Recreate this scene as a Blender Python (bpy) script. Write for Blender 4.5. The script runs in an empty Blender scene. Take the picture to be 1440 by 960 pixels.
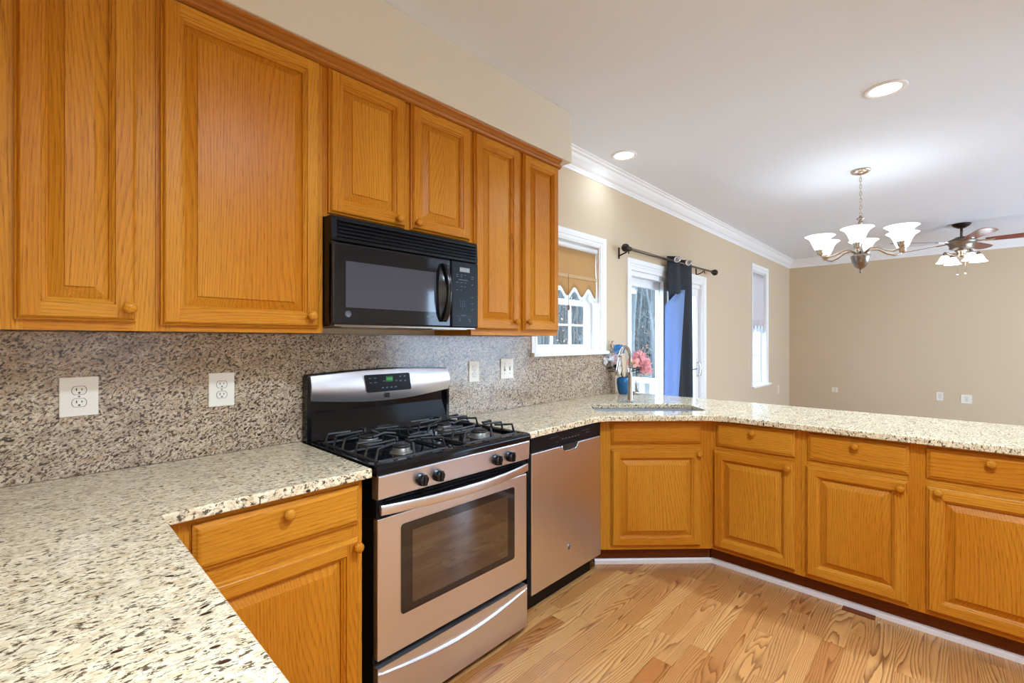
import bpy, bmesh, math, random
from mathutils import Vector, Matrix, geometry
PI = math.pi
S = bpy.context.scene
C = S.collection
R = random.Random(7)

# ------------------------------------------------------------------ camera, world, exposure
CAM_H = 1.343
FX, FY = 0.72459, 0.68918
cam = bpy.data.objects.new('camera', bpy.data.cameras.new('camera'))
C.objects.link(cam)
cam.location = (0, 0, CAM_H)
cam.rotation_euler = (PI / 2, 0, math.atan2(-FX, FY))
cam.data.sensor_width = 36.0
cam.data.lens = 646.7 / 1440 * 36
cam.data.shift_y = -1 / 1440
cam.data.clip_start = 0.02
S.camera = cam
S.view_settings.view_transform = 'Standard'
S.view_settings.look = 'None'
S.view_settings.exposure = 0.66
S.view_settings.gamma = 1.0
S.view_settings.use_curve_mapping = False
try:
    S.cycles.use_denoising = True
    S.cycles.max_bounces = 10
    S.cycles.diffuse_bounces = 6
    S.cycles.sample_clamp_indirect = 6.0
    S.cycles.caustics_reflective = False
    S.cycles.caustics_refractive = False
except Exception:
    pass
SKY = 6.6
CAN_W = 20.0
CAN_WALL_W = 1.3
CAN_KITCHEN_W = 35.0
CHANDELIER_W = 0.2
FAN_W = 1.2
w = bpy.data.worlds.new('world'); S.world = w; w.use_nodes = True
nt = w.node_tree; nt.nodes.clear()
wo = nt.nodes.new('ShaderNodeOutputWorld'); bg = nt.nodes.new('ShaderNodeBackground')
tc = nt.nodes.new('ShaderNodeTexCoord'); sx = nt.nodes.new('ShaderNodeSeparateXYZ')
cr = nt.nodes.new('ShaderNodeValToRGB')
cr.color_ramp.elements[0].position = 0.0; cr.color_ramp.elements[0].color = (0.72, 0.94, 1.25, 1)
cr.color_ramp.elements[1].position = 0.7; cr.color_ramp.elements[1].color = (0.66, 0.90, 1.28, 1)
nt.links.new(tc.outputs['Generated'], sx.inputs[0]); nt.links.new(sx.outputs['Z'], cr.inputs[0])
nt.links.new(cr.outputs[0], bg.inputs[0]); bg.inputs[1].default_value = SKY
nt.links.new(bg.outputs[0], wo.inputs[0])

# ------------------------------------------------------------------ materials
class NT:
    def __init__(s, name):
        s.m = bpy.data.materials.new(name); s.m.use_nodes = True
        s.t = s.m.node_tree; s.n = s.t.nodes; s.n.clear()
        s.out = s.n.new('ShaderNodeOutputMaterial')
    def node(s, typ, ins=None, **kw):
        n = s.n.new(typ)
        for k, v in kw.items(): setattr(n, k, v)
        for k, v in (ins or {}).items(): s.put(n.inputs[k], v)
        return n
    def put(s, sock, v):
        if hasattr(v, 'is_linked') or isinstance(v, bpy.types.NodeSocket): s.t.links.new(v, sock)
        else: sock.default_value = v
    def math(s, op, a, b=None, c=None):
        n = s.n.new('ShaderNodeMath'); n.operation = op
        for i, v in enumerate((a, b, c)):
            if v is not None: s.put(n.inputs[i], v)
        return n.outputs[0]
    def vmath(s, op, a, b):
        n = s.n.new('ShaderNodeVectorMath'); n.operation = op
        s.put(n.inputs[0], a); s.put(n.inputs[1], b)
        return n.outputs[0]
    def noise(s, vec, scale=1.0, detail=3.0, rough=0.5, dist=0.0):
        n = s.node('ShaderNodeTexNoise', {'Vector': vec, 'Scale': scale, 'Detail': detail, 'Roughness': rough, 'Distortion': dist})
        return n.outputs[0]
    def step(s, v, a, b):
        n = s.node('ShaderNodeMapRange', {'Value': v, 'From Min': a, 'From Max': b}, clamp=True)
        n.interpolation_type = 'SMOOTHSTEP'
        return n.outputs[0]
    def mix(s, f, a, b, blend='MIX'):
        n = s.n.new('ShaderNodeMix'); n.data_type = 'RGBA'; n.blend_type = blend
        s.put(n.inputs[0], f); s.put(n.inputs[6], a); s.put(n.inputs[7], b)
        return n.outputs[2]
    def pbsdf(s, color, rough=0.5, metal=0.0, bump=None, bstr=0.1, bdist=0.002, **kw):
        ins = {'Base Color': color, 'Roughness': rough, 'Metallic': metal}
        ins.update(kw)
        p = s.node('ShaderNodeBsdfPrincipled', ins)
        if bump is not None:
            b = s.node('ShaderNodeBump', {'Height': bump, 'Strength': bstr, 'Distance': bdist})
            s.t.links.new(b.outputs[0], p.inputs['Normal'])
        s.t.links.new(p.outputs[0], s.out.inputs[0])
        return p

def srgb(r, g, b, a=1):
    f = lambda c: (c / 255 / 12.92) if c / 255 <= 0.04045 else ((c / 255 + 0.055) / 1.055) ** 2.4
    return (f(r), f(g), f(b), a)

def flat(name, col, rough=0.5, metal=0.0, nscale=0, namp=0.0, **kw):
    t = NT(name)
    c = t.node('ShaderNodeTexCoord').outputs['Object']
    n = t.noise(c, nscale or 25.0, 3)
    dark = tuple(x * (1 - namp) for x in col[:3]) + (1,)
    t.pbsdf(t.mix(n, dark, col), rough, metal, bump=n, bstr=0.03, **kw)
    return t.m

def oak(name, light, mid, dark, rough=0.33, ring=95.0, coat=0.0, seedmix=0.50):
    """grain runs along gc.x; gc.y is across the board, gc.z the thickness; gc offsets differ per board"""
    t = NT(name)
    g = t.node('ShaderNodeAttribute', attribute_name='gc').outputs['Vector']
    sep = t.node('ShaderNodeSeparateXYZ', {0: g})
    lo = t.noise(t.vmath('MULTIPLY', g, (0.75, 3.6, 3.6)), 1.0, 1.0, 0.4)
    wob = t.noise(t.vmath('MULTIPLY', g, (5, 30, 30)), 1.0, 2, 0.5)
    ph = t.math('MULTIPLY_ADD', sep.outputs[1], ring, t.math('MULTIPLY', lo, 26.0))
    ph = t.math('ADD', ph, t.math('MULTIPLY', wob, 0.55))
    fr = t.math('FRACT', ph)
    # one ring: slow rise then a sharp dark late-wood line
    line = t.math('POWER', fr, 3.5)
    line = t.math('MULTIPLY', line, t.step(fr, 1.0, 0.93))
    pores = t.noise(t.vmath('MULTIPLY', g, (16, 420, 420)), 1.0, 2, 0.6)
    pores = t.step(pores, 0.50, 0.66)
    fine = t.noise(t.vmath('MULTIPLY', g, (2.2, 210, 210)), 1.0, 3, 0.6)
    tone = t.noise(t.vmath('MULTIPLY', g, (0.7, 2.0, 2.0)), 1.0, 1, 0.5)
    c = t.mix(t.step(tone, 0.3, 0.7), light, mid)
    c = t.mix(t.math('MULTIPLY', fine, seedmix), c, dark)
    c = t.mix(t.math('MULTIPLY', line, 0.36), c, dark)
    c = t.mix(t.math('MULTIPLY', t.math('MULTIPLY', pores, t.math('ADD', line, 0.40)), 0.55), c, dark)
    t.pbsdf(c, rough, 0, bump=t.math('ADD', pores, line), bstr=0.06, bdist=0.001, **{'Coat Weight': coat, 'Coat Roughness': 0.22, 'Specular IOR Level': 0.13})
    return t.m

M = {}
M['oak'] = oak('honey_oak', srgb(222, 150, 46), srgb(208, 129, 30), srgb(112, 50, 6))
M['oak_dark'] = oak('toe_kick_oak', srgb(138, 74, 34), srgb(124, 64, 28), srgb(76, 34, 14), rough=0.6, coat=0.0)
M['mould'] = oak('oak_moulding', srgb(196, 124, 50), srgb(182, 110, 42), srgb(116, 58, 16))
M['blade'] = oak('cherry_blade', srgb(150, 52, 34), srgb(126, 38, 26), srgb(70, 18, 14), rough=0.25, coat=0.4)

def floor_mat():
    t = NT('oak_floor_boards')
    c = t.node('ShaderNodeTexCoord').outputs['Object']
    sep = t.node('ShaderNodeSeparateXYZ', {0: c})
    W, L = 0.083, 0.62
    vy = t.math('DIVIDE', sep.outputs[1], W); row = t.math('FLOOR', vy)
    wn = t.node('ShaderNodeTexWhiteNoise', {'W': row}, noise_dimensions='1D').outputs['Value']
    ux = t.math('ADD', t.math('DIVIDE', sep.outputs[0], L), t.math('MULTIPLY', wn, 7.31)); col = t.math('FLOOR', ux)
    cv = t.node('ShaderNodeCombineXYZ', {0: row, 1: col}).outputs[0]
    wn2 = t.node('ShaderNodeTexWhiteNoise', {'Vector': cv}, noise_dimensions='2D')
    rnd = wn2.outputs['Value']; rc = t.node('ShaderNodeSeparateColor', {0: wn2.outputs['Color']})
    off = t.node('ShaderNodeCombineXYZ', {0: t.math('MULTIPLY', rc.outputs[0], 37.0), 1: t.math('MULTIPLY', rc.outputs[1], 23.0), 2: 0.0}).outputs[0]
    g = t.vmath('ADD', c, off)
    gs = t.node('ShaderNodeSeparateXYZ', {0: g})
    lo = t.noise(t.vmath('MULTIPLY', g, (0.95, 8.5, 1.0)), 1.0, 1.5, 0.45)
    wob = t.noise(t.vmath('MULTIPLY', g, (4, 45, 1)), 1.0, 2.0, 0.5)
    ph = t.math('ADD', t.math('MULTIPLY_ADD', gs.outputs[1], 78.0, t.math('MULTIPLY', lo, 21.0)), t.math('MULTIPLY', wob, 0.8))
    fr = t.math('FRACT', ph)
    line = t.math('MULTIPLY', t.math('POWER', fr, 2.6), t.step(fr, 1.0, 0.90))
    pores = t.step(t.noise(t.vmath('MULTIPLY', g, (14, 380, 1)), 1.0, 2.0, 0.6), 0.5, 0.66)
    base = t.mix(rnd, srgb(208, 150, 86), srgb(168, 102, 48))
    base = t.mix(t.math('MULTIPLY', rc.outputs[2], 0.30), base, srgb(220, 172, 112))
    k = t.math('MULTIPLY', line, t.math('MULTIPLY_ADD', rc.outputs[1], 0.30, 0.70))
    cc = t.mix(k, base, srgb(96, 46, 16))
    cc = t.mix(t.math('MULTIPLY', t.math('MULTIPLY', pores, t.math('ADD', line, 0.2)), 0.45), cc, srgb(96, 52, 22))
    fy = t.math('FRACT', vy); fx = t.math('FRACT', ux)
    ey = t.math('MINIMUM', fy, t.math('SUBTRACT', 1.0, fy)); ex = t.math('MULTIPLY', t.math('MINIMUM', fx, t.math('SUBTRACT', 1.0, fx)), L / W)
    seam = t.step(t.math('MINIMUM', ey, ex), 0.016, 0.004)
    cc = t.mix(t.math('MULTIPLY', seam, 0.45), cc, srgb(84, 46, 20))
    t.pbsdf(cc, 0.30, 0, bump=t.math('SUBTRACT', t.math('MULTIPLY', line, -0.2), seam), bstr=0.08, bdist=0.001, **{'Coat Weight': 0.12, 'Coat Roughness': 0.2})
    return t.m
M['floor'] = floor_mat()

def granite(name, bright=1.0, dens=0.0, sc=1.0, rough=0.10, stretch=(1.0, 2.3, 1.0), rot=(0, 0, 0.1), tones=None):
    t = NT(name)
    c = t.node('ShaderNodeTexCoord').outputs['Object']
    mp = t.node('ShaderNodeMapping', {'Vector': c, 'Rotation': rot})
    warp = t.node('ShaderNodeTexNoise', {'Vector': mp.outputs[0], 'Scale': 14.0, 'Detail': 2.0}).outputs['Color']
    v = t.vmath('ADD', mp.outputs[0], t.vmath('MULTIPLY', t.vmath('SUBTRACT', warp, (0.5, 0.5, 0.5)), (0.035, 0.035, 0.035)))
    v = t.vmath('MULTIPLY', v, tuple(x * sc for x in stretch))
    big = t.noise(v, 11.0, 3, 0.55)
    mid = t.noise(v, 55.0, 4, 0.6)
    sm = t.noise(t.vmath('ADD', v, (3.1, 7.7, 1.3)), 105.0, 3, 0.65)
    sm2 = t.noise(t.vmath('ADD', v, (9.1, 2.7, 5.3)), 150.0, 3, 0.6)
    am = t.noise(t.vmath('ADD', v, (5.5, 1.2, 8.8)), 30.0, 4, 0.65)
    B = lambda r, g, b: tuple(x * bright for x in srgb(r, g, b)[:3]) + (1,)
    T = tones or [(222, 200, 160), (241, 227, 194), (176, 164, 142), (196, 146, 84), (150, 128, 98), (62, 44, 28)]
    col = t.mix(t.step(mid, 0.34, 0.66), B(*T[0]), B(*T[1]))
    col = t.mix(t.math('MULTIPLY', t.step(big, 0.50, 0.72), 0.5), col, B(*T[2]))
    col = t.mix(t.math('MULTIPLY', t.step(am, 0.56, 0.70), 0.55), col, B(*T[3]))
    col = t.mix(t.math('MULTIPLY', t.step(sm2, 0.52 - dens, 0.62 - dens), 0.55), col, B(*T[4]))
    col = t.mix(t.math('MULTIPLY', t.step(sm, 0.555 - dens, 0.615 - dens), 0.90), col, B(*T[5]))
    vo = t.node('ShaderNodeTexVoronoi', {'Vector': t.vmath('MULTIPLY', v, (1, 1, 1)), 'Scale': 40.0})
    rn = t.node('ShaderNodeSeparateColor', {0: vo.outputs['Color']})
    spot = t.math('MULTIPLY', t.step(vo.outputs['Distance'], 0.27, 0.17), t.step(rn.outputs[0], 0.78, 0.80))
    col = t.mix(spot, col, t.mix(rn.outputs[1], B(60, 30, 20), B(44, 38, 34)))
    t.pbsdf(col, rough, 0, **{'Specular IOR Level': 0.5})
    return t.m
M['granite'] = granite('polished_granite', sc=0.80, stretch=(0.85, 1.8, 1.0), dens=0.008, rot=(0, 0, 0.10))
M['splash'] = granite('granite_backsplash_stone', bright=0.74, dens=0.042, sc=1.0, rough=0.18, stretch=(0.9, 1.3, 1.5), rot=(0, 0.5, 0), tones=[(210, 182, 150), (238, 214, 184), (140, 112, 92), (190, 138, 84), (134, 106, 84), (52, 36, 28)])

M['wall'] = flat('beige_wall_paint', srgb(206, 183, 152), 0.85, nscale=160, namp=0.02)
M['soffit'] = flat('soffit_beige_paint', srgb(216, 202, 180), 0.85, nscale=160, namp=0.02)
M['ceil'] = flat('white_ceiling_paint', srgb(230, 236, 243), 0.95, nscale=160, namp=0.015)
M['trim'] = flat('white_trim_paint', srgb(238, 236, 233), 0.4, nscale=40, namp=0.01)
M['shoe'] = flat('shoe_moulding_paint', srgb(226, 218, 212), 0.45, nscale=40, namp=0.02)
M['plate'] = flat('ivory_plastic', srgb(232, 224, 208), 0.35, nscale=60, namp=0.01)
M['slot'] = flat('dark_slot', srgb(24, 20, 18), 0.6)
M['grey_line'] = flat('grey_plastic_line', srgb(120, 114, 106), 0.5)
M['black'] = flat('black_gloss_plastic', (0.006, 0.006, 0.007, 1), 0.16)
M['black_satin'] = flat('black_satin', (0.006, 0.006, 0.007, 1), 0.34, **{'Specular IOR Level': 0.18})
M['enamel'] = flat('black_enamel', (0.005, 0.005, 0.006, 1), 0.10, **{'Specular IOR Level': 0.32})
M['iron'] = flat('cast_iron', (0.012, 0.012, 0.013, 1), 0.42, nscale=300, namp=0.3)
M['burner'] = flat('burner_aluminium', (0.22, 0.20, 0.17, 1), 0.45, 0.8)
M['ovenglass'] = flat('oven_window_glass', (0.018, 0.012, 0.010, 1), 0.05, **{'Specular IOR Level': 0.75})
M['ovenglass2'] = flat('oven_window_inner', (0.022, 0.014, 0.011, 1), 0.04, **{'Specular IOR Level': 1.0, 'Coat Weight': 1.0, 'Coat Roughness': 0.03, 'Coat IOR': 1.8})
M['mwglass'] = flat('microwave_door_black', (0.008, 0.008, 0.010, 1), 0.06, **{'Specular IOR Level': 0.42})
M['mwwin'] = flat('microwave_window_mesh', (0.050, 0.052, 0.066, 1), 0.06, **{'Specular IOR Level': 0.7})
M['mark'] = flat('pale_grey_print', srgb(150, 152, 158), 0.5)
M['mark_dim'] = flat('dim_grey_print', srgb(96, 98, 104), 0.5)
M['lcd'] = flat('grey_lcd', srgb(142, 140, 136), 0.3)
M['nickel'] = flat('brushed_nickel', srgb(196, 184, 168), 0.26, 1.0)
M['nickel_dark'] = flat('antique_nickel', srgb(140, 128, 116), 0.30, 1.0)
M['faucet_metal'] = flat('faucet_metal', srgb(176, 168, 160), 0.24, 1.0)
M['chrome'] = flat('chrome', srgb(210, 210, 212), 0.1, 1.0)
M['bronze'] = flat('oiled_bronze', srgb(52, 38, 32), 0.38, 0.7)
M['pewter'] = flat('pewter', srgb(110, 98, 88), 0.35, 0.9)
M['navy'] = flat('navy_curtain', srgb(20, 20, 28), 0.7, nscale=200, namp=0.2)
M['deckwhite'] = flat('white_vinyl_rail', srgb(196, 200, 204), 0.5)
M['deckwood'] = flat('grey_deck_boards', srgb(84, 78, 72), 0.8, nscale=8, namp=0.3)
M['vase'] = flat('blue_glazed_ceramic', srgb(24, 104, 160), 0.3, nscale=150, namp=0.5)
M['leaf'] = flat('green_silk_leaf', srgb(46, 92, 52), 0.6, nscale=60, namp=0.4)
M['stemg'] = flat('dark_green_stem', srgb(38, 66, 44), 0.6)
PET = {}
for k, c in dict(blue=(112, 172, 216), pink=(252, 196, 198), lilac=(244, 214, 232), pale=(250, 250, 252), coral=(252, 200, 186), twig=(150, 108, 88)).items():
    PET[k] = c

def steel_mat(name, col, rough):
    t = NT(name)
    c = t.node('ShaderNodeTexCoord').outputs['Object']
    n = t.noise(t.vmath('MULTIPLY', c, (4.0, 4.0, 900.0)), 1.0, 2, 0.5)
    sm = t.noise(t.vmath('MULTIPLY', c, (6.0, 6.0, 4.0)), 1.0, 3, 0.6)
    r = t.math('MULTIPLY_ADD', sm, 0.10, rough - 0.05)
    t.pbsdf(col, r, 1.0, bump=n, bstr=0.02, bdist=0.0005, Anisotropic=0.3)
    return t.m
M['steel'] = steel_mat('stainless_steel', srgb(228, 226, 228), 0.34)
M['sinksteel'] = steel_mat('sink_steel', srgb(206, 208, 212), 0.45)

def glass_mat(name, tint=(0.94, 0.98, 0.99, 1), refl=1.0):
    t = NT(name)
    ge = t.node('ShaderNodeNewGeometry')
    dt = t.node('ShaderNodeVectorMath', {0: ge.outputs['Normal'], 1: ge.outputs['Incoming']}, operation='DOT_PRODUCT').outputs['Value']
    f5 = t.math('POWER', t.math('SUBTRACT', 1.0, t.math('ABSOLUTE', dt)), 5.0)
    fr = t.math('MULTIPLY_ADD', f5, 0.96, 0.04)
    a = t.node('ShaderNodeBsdfTransparent', {'Color': tint}); b = t.node('ShaderNodeBsdfGlossy', {'Roughness': 0.02})
    m = t.node('ShaderNodeMixShader', {0: t.math('MULTIPLY', fr, refl), 1: a.outputs[0], 2: b.outputs[0]})
    t.t.links.new(m.outputs[0], t.out.inputs[0])
    return t.m
M['glass'] = glass_mat('window_glass')

def emit(name, col, strength, base=(0.9, 0.88, 0.84, 1)):
    t = NT(name)
    t.pbsdf(base, 0.4, **{'Emission Color': col, 'Emission Strength': strength})
    return t.m
M['lens'] = emit('lit_can_lens', (0.94, 0.96, 0.98, 1), 4.0)
M['shade_glass'] = emit('lit_frosted_glass', (0.94, 0.96, 0.96, 1), 1.5)
M['digits'] = emit('green_clock_digits', (0.06, 0.8, 0.12, 1), 0.5, (0.0, 0.02, 0.0, 1))
M['lcd_green'] = emit('green_clock_backing', (0.03, 0.4, 0.06, 1), 0.18, (0.0, 0.02, 0.0, 1))

def cloth(name, col, trans=0.5, rough=0.8):
    t = NT(name)
    c = t.node('ShaderNodeTexCoord').outputs['Object']
    n = t.noise(c, 180.0, 2)
    cc = t.mix(n, tuple(x * 0.88 for x in col[:3]) + (1,), col)
    d = t.node('ShaderNodeBsdfDiffuse', {'Color': cc}); tr = t.node('ShaderNodeBsdfTranslucent', {'Color': cc})
    m = t.node('ShaderNodeMixShader', {0: trans, 1: d.outputs[0], 2: tr.outputs[0]})
    t.t.links.new(m.outputs[0], t.out.inputs[0])
    return t.m
for k, c in PET.items(): M['petal_' + k] = cloth(k + '_silk_petal', srgb(*c), 0.35)
M['tan_shade'] = cloth('tan_shade_fabric', srgb(206, 166, 116), 0.40)
M['tan_bar'] = cloth('tan_shade_hem', srgb(222, 188, 142), 0.30)
M['lace'] = cloth('white_lace', srgb(236, 240, 238), 0.5)
M['pale_shade'] = cloth('pale_shade_fabric', srgb(222, 212, 208), 0.30)
M['painted_glow'] = cloth('painted_blue_glow', srgb(152, 176, 216), 0.40)  # bluish daylight on the curtain fold, put into the cloth colour

def bark():
    t = NT('winter_bark')
    c = t.node('ShaderNodeTexCoord').outputs['Object']
    n = t.noise(t.vmath('MULTIPLY', c, (3, 3, 0.6)), 2.0, 3)
    t.pbsdf(t.mix(n, srgb(58, 62, 64), srgb(112, 108, 98)), 0.9)
    return t.m
M['bark'] = bark()
def ground():
    t = NT('leaf_litter')
    c = t.node('ShaderNodeTexCoord').outputs['Object']
    n = t.noise(c, 0.6, 5, 0.7); n2 = t.noise(c, 5.0, 4, 0.7)
    cc = t.mix(t.step(n, 0.4, 0.6), srgb(76, 78, 66), srgb(102, 78, 60))
    t.pbsdf(t.mix(n2, cc, srgb(112, 108, 98)), 0.95)
    return t.m
M['ground'] = ground()
M['rust_leaf'] = flat('rust_autumn_leaf', srgb(186, 128, 84), 0.8, nscale=2, namp=0.4)

# ------------------------------------------------------------------ mesh builder
def G(axis, seed=None):
    """grain coordinates for a board whose grain runs along axis; each call is another board"""
    o = (R.uniform(0, 60), R.uniform(0, 60), R.uniform(0, 60))
    if axis == 'x': return lambda p: (p[0] + o[0], p[2] + o[1], p[1] + o[2])
    if axis == 'y': return lambda p: (p[1] + o[0], p[2] + o[1], p[0] + o[2])
    if axis == 'z': return lambda p: (p[2] + o[0], p[0] + o[1], p[1] + o[2])
    return lambda p: (p[2] + o[0], p[1] + o[1], p[0] + o[2])       # 'zy': side panel

class MB:
    def __init__(s): s.v = []; s.f = []; s.g = []; s.mi = []; s.sm = []; s.mats = []
    def mat(s, m):
        if m not in s.mats: s.mats.append(m)
        return s.mats.index(m)
    def add(s, vs, fs, m=0, g=None, smooth=False):
        b = len(s.v); s.v += [tuple(p) for p in vs]
        g = g or (lambda p: tuple(p))
        for f in fs:
            s.f.append([b + i for i in f]); s.g.append([g(vs[i]) for i in f]); s.mi.append(m); s.sm.append(smooth)
    def box(s, a, b, m=0, g=None):
        x0, x1 = sorted((a[0], b[0])); y0, y1 = sorted((a[1], b[1])); z0, z1 = sorted((a[2], b[2]))
        v = [(x0, y0, z0), (x1, y0, z0), (x1, y1, z0), (x0, y1, z0), (x0, y0, z1), (x1, y0, z1), (x1, y1, z1), (x0, y1, z1)]
        s.add(v, [(0, 3, 2, 1), (4, 5, 6, 7), (0, 1, 5, 4), (1, 2, 6, 5), (2, 3, 7, 6), (3, 0, 4, 7)], m, g)
    def cbox(s, a, b, c=0.003, m=0, g=None):
        """box with chamfered edges"""
        lo = [min(a[i], b[i]) for i in range(3)]; hi = [max(a[i], b[i]) for i in range(3)]
        c = min(c, min(hi[i] - lo[i] for i in range(3)) * 0.45)
        bm = bmesh.new(); bmesh.ops.create_cube(bm, size=1)
        for v in bm.verts:
            for i in range(3): v.co[i] = hi[i] if v.co[i] > 0 else lo[i]
        bmesh.ops.bevel(bm, geom=bm.edges[:], offset=c, segments=2, profile=0.5, affect='EDGES')
        bm.verts.index_update()
        s.add([tuple(v.co) for v in bm.verts], [[v.index for v in f.verts] for f in bm.faces], m, g)
        bm.free()
    def prism(s, poly, axis, a, b, m=0, g=None, smooth=False, caps=True):
        """extrude a closed 2-D polygon along axis (0: poly is (y,z); 1: (x,z); 2: (x,y))"""
        def P(q, t): return (t, q[0], q[1]) if axis == 0 else ((q[0], t, q[1]) if axis == 1 else (q[0], q[1], t))
        n = len(poly); vs = [P(q, a) for q in poly] + [P(q, b) for q in poly]
        s.add(vs, [(i, (i + 1) % n, n + (i + 1) % n, n + i) for i in range(n)], m, g, smooth)
        if caps:
            s.add([P(q, a) for q in poly], [tuple(range(n))[::-1]], m, g); s.add([P(q, b) for q in poly], [tuple(range(n))], m, g)
    def lathe(s, prof, segs=24, mtx=None, m=0, g=None, smooth=True):
        mtx = mtx or Matrix()
        vs = []; fs = []; n = len(prof)
        for k in range(segs):
            a = 2 * PI * k / segs
            for r, z in prof: vs.append(tuple(mtx @ Vector((r * math.cos(a), r * math.sin(a), z))))
        for k in range(segs):
            k2 = (k + 1) % segs
            for i in range(n - 1): fs.append((k * n + i, k2 * n + i, k2 * n + i + 1, k * n + i + 1))
        if prof[0][0] > 1e-6: fs.append(tuple(k * n for k in range(segs))[::-1])
        if prof[-1][0] > 1e-6: fs.append(tuple(k * n + n - 1 for k in range(segs)))
        s.add(vs, fs, m, g, smooth)
    def tube(s, pts, rad, segs=10, m=0, g=None, caps=True, smooth=True):
        pts = [Vector(p) for p in pts]; n = len(pts)
        rad = rad if isinstance(rad, (list, tuple)) else [rad] * n
        vs = []; fs = []; prev = None
        for i, p in enumerate(pts):
            d = (pts[min(i + 1, n - 1)] - pts[max(i - 1, 0)]).normalized()
            if prev is None:
                up = Vector((0, 0, 1)) if abs(d.z) < 0.9 else Vector((1, 0, 0))
                u = d.cross(up).normalized()
            else:
                u = (prev - d * prev.dot(d)); u = u.normalized() if u.length > 1e-6 else d.orthogonal().normalized()
            prev = u; v = d.cross(u)
            for k in range(segs):
                a = 2 * PI * k / segs
                vs.append(tuple(p + (u * math.cos(a) + v * math.sin(a)) * rad[i]))
        for i in range(n - 1):
            for k in range(segs):
                k2 = (k + 1) % segs
                fs.append((i * segs + k, i * segs + k2, (i + 1) * segs + k2, (i + 1) * segs + k))
        if caps:
            fs.append(tuple(range(segs))[::-1]); fs.append(tuple((n - 1) * segs + k for k in range(segs)))
        s.add(vs, fs, m, g, smooth)
    def grid(s, fn, nu, nv, m=0, g=None, smooth=True):
        vs = [tuple(fn(i / nu, j / nv)) for i in range(nu + 1) for j in range(nv + 1)]
        fs = [(i * (nv + 1) + j, (i + 1) * (nv + 1) + j, (i + 1) * (nv + 1) + j + 1, i * (nv + 1) + j + 1) for i in range(nu) for j in range(nv)]
        s.add(vs, fs, m, g, smooth)
    def rrect(s, x0, x1, z0, z1, y0, y1, r, m=0, n=5, skew=0.0):
        """rounded-rectangle slab in the xz plane between y0 and y1; skew shifts the lower edge in x"""
        pts = []
        for cx, cz, a0 in ((x1 - r, z1 - r, 0), (x0 + r, z1 - r, 90), (x0 + r, z0 + r, 180), (x1 - r, z0 + r, 270)):
            for k in range(n + 1):
                a = math.radians(a0 + 90 * k / n); z = cz + r * math.sin(a)
                pts.append((cx + r * math.cos(a) + skew * (z1 - z) / max(z1 - z0, 1e-6), z))
        s.prism(pts, 1, y0, y1, m)
    def build(s, name, mats, parent=None, bevel=0, solid=0):
        me = bpy.data.meshes.new(name); me.from_pydata(s.v, [], s.f)
        if not isinstance(mats, (list, tuple)): mats = [mats]
        for m in mats: me.materials.append(m)
        me.polygons.foreach_set('material_index', s.mi); me.polygons.foreach_set('use_smooth', s.sm)
        at = me.attributes.new('gc', 'FLOAT_VECTOR', 'CORNER')
        at.data.foreach_set('vector', [c for f in s.g for p in f for c in p])
        me.update()
        bm = bmesh.new(); bm.from_mesh(me); bmesh.ops.recalc_face_normals(bm, faces=bm.faces[:]); bm.to_mesh(me); bm.free()
        o = bpy.data.objects.new(name, me); C.objects.link(o)
        if parent: o.parent = parent
        if solid:
            d = o.modifiers.new('solid', 'SOLIDIFY'); d.thickness = solid; d.offset = 0
        if bevel:
            b = o.modifiers.new('bevel', 'BEVEL'); b.width = bevel; b.segments = 2; b.limit_method = 'ANGLE'; b.angle_limit = 0.6
        return o

def tag(o, label, cat, group=None):
    o['label'] = label; o['category'] = cat
    if group: o['group'] = group
    return o
def thing(name, label, cat, loc=(0, 0, 0), rz=0.0, group=None):
    o = bpy.data.objects.new(name, None); C.objects.link(o); o.empty_display_size = 0.1
    o.location = loc; o.rotation_euler = (0, 0, rz)
    return tag(o, label, cat, group)
def struct(o):
    o['kind'] = 'structure'; return o
def sroot(name, loc=(0, 0, 0)):
    o = bpy.data.objects.new(name, None); C.objects.link(o); o.location = loc; o['kind'] = 'structure'; return o
def mark(name, parent, a, c):
    b = MB(); b.box(a, c); return b.build(name, M['mark_dim'], parent)
def lbl(o, t): o['label'] = t; return o
def text(name, body, size, mat, parent, loc, rot=(PI / 2, 0, 0), ext=0.0003, align='CENTER', xs=1.0):
    cu = bpy.data.curves.new(name, 'FONT'); cu.body = body; cu.size = size; cu.extrude = ext; cu.align_x = align; cu.align_y = 'CENTER'
    cu.materials.append(mat)
    tmp = bpy.data.objects.new(name + '_tmp', cu); C.objects.link(tmp)
    dg = bpy.context.evaluated_depsgraph_get(); me = bpy.data.meshes.new_from_object(tmp.evaluated_get(dg))
    bpy.data.objects.remove(tmp)
    me.name = name
    o = bpy.data.objects.new(name, me); C.objects.link(o); o.parent = parent; o.location = loc; o.rotation_euler = rot; o.scale = (xs, 1, 1)
    return o
def light(name, kind, energy, loc, parent=None, color=(1, 0.86, 0.68), size=0.12, rot=(0, 0, 0), spread=None, radius=0.03):
    d = bpy.data.lights.new(name, kind); d.energy = energy; d.color = color
    if kind == 'AREA':
        d.shape = 'DISK'; d.size = size
        if spread: d.spread = spread
    else: d.shadow_soft_size = radius
    o = bpy.data.objects.new(name, d); C.objects.link(o); o.location = loc; o.rotation_euler = rot
    if parent: o.parent = parent
    return o

# ------------------------------------------------------------------ room shell
WY = 2.03; XL = -0.42; XR = 9.18; ZC = 2.743; YB = -4.0; YK = -1.35; XK = 3.4
b = MB(); b.box((XL - .15, YB - .15, -0.06), (XR + .15, WY + .15, 0)); struct(b.build('floor', M['floor']))
b = MB(); b.box((XL - .15, YB - .15, ZC), (XR + .15, WY + .15, ZC + .1)); struct(b.build('ceiling', M['ceil']))
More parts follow.
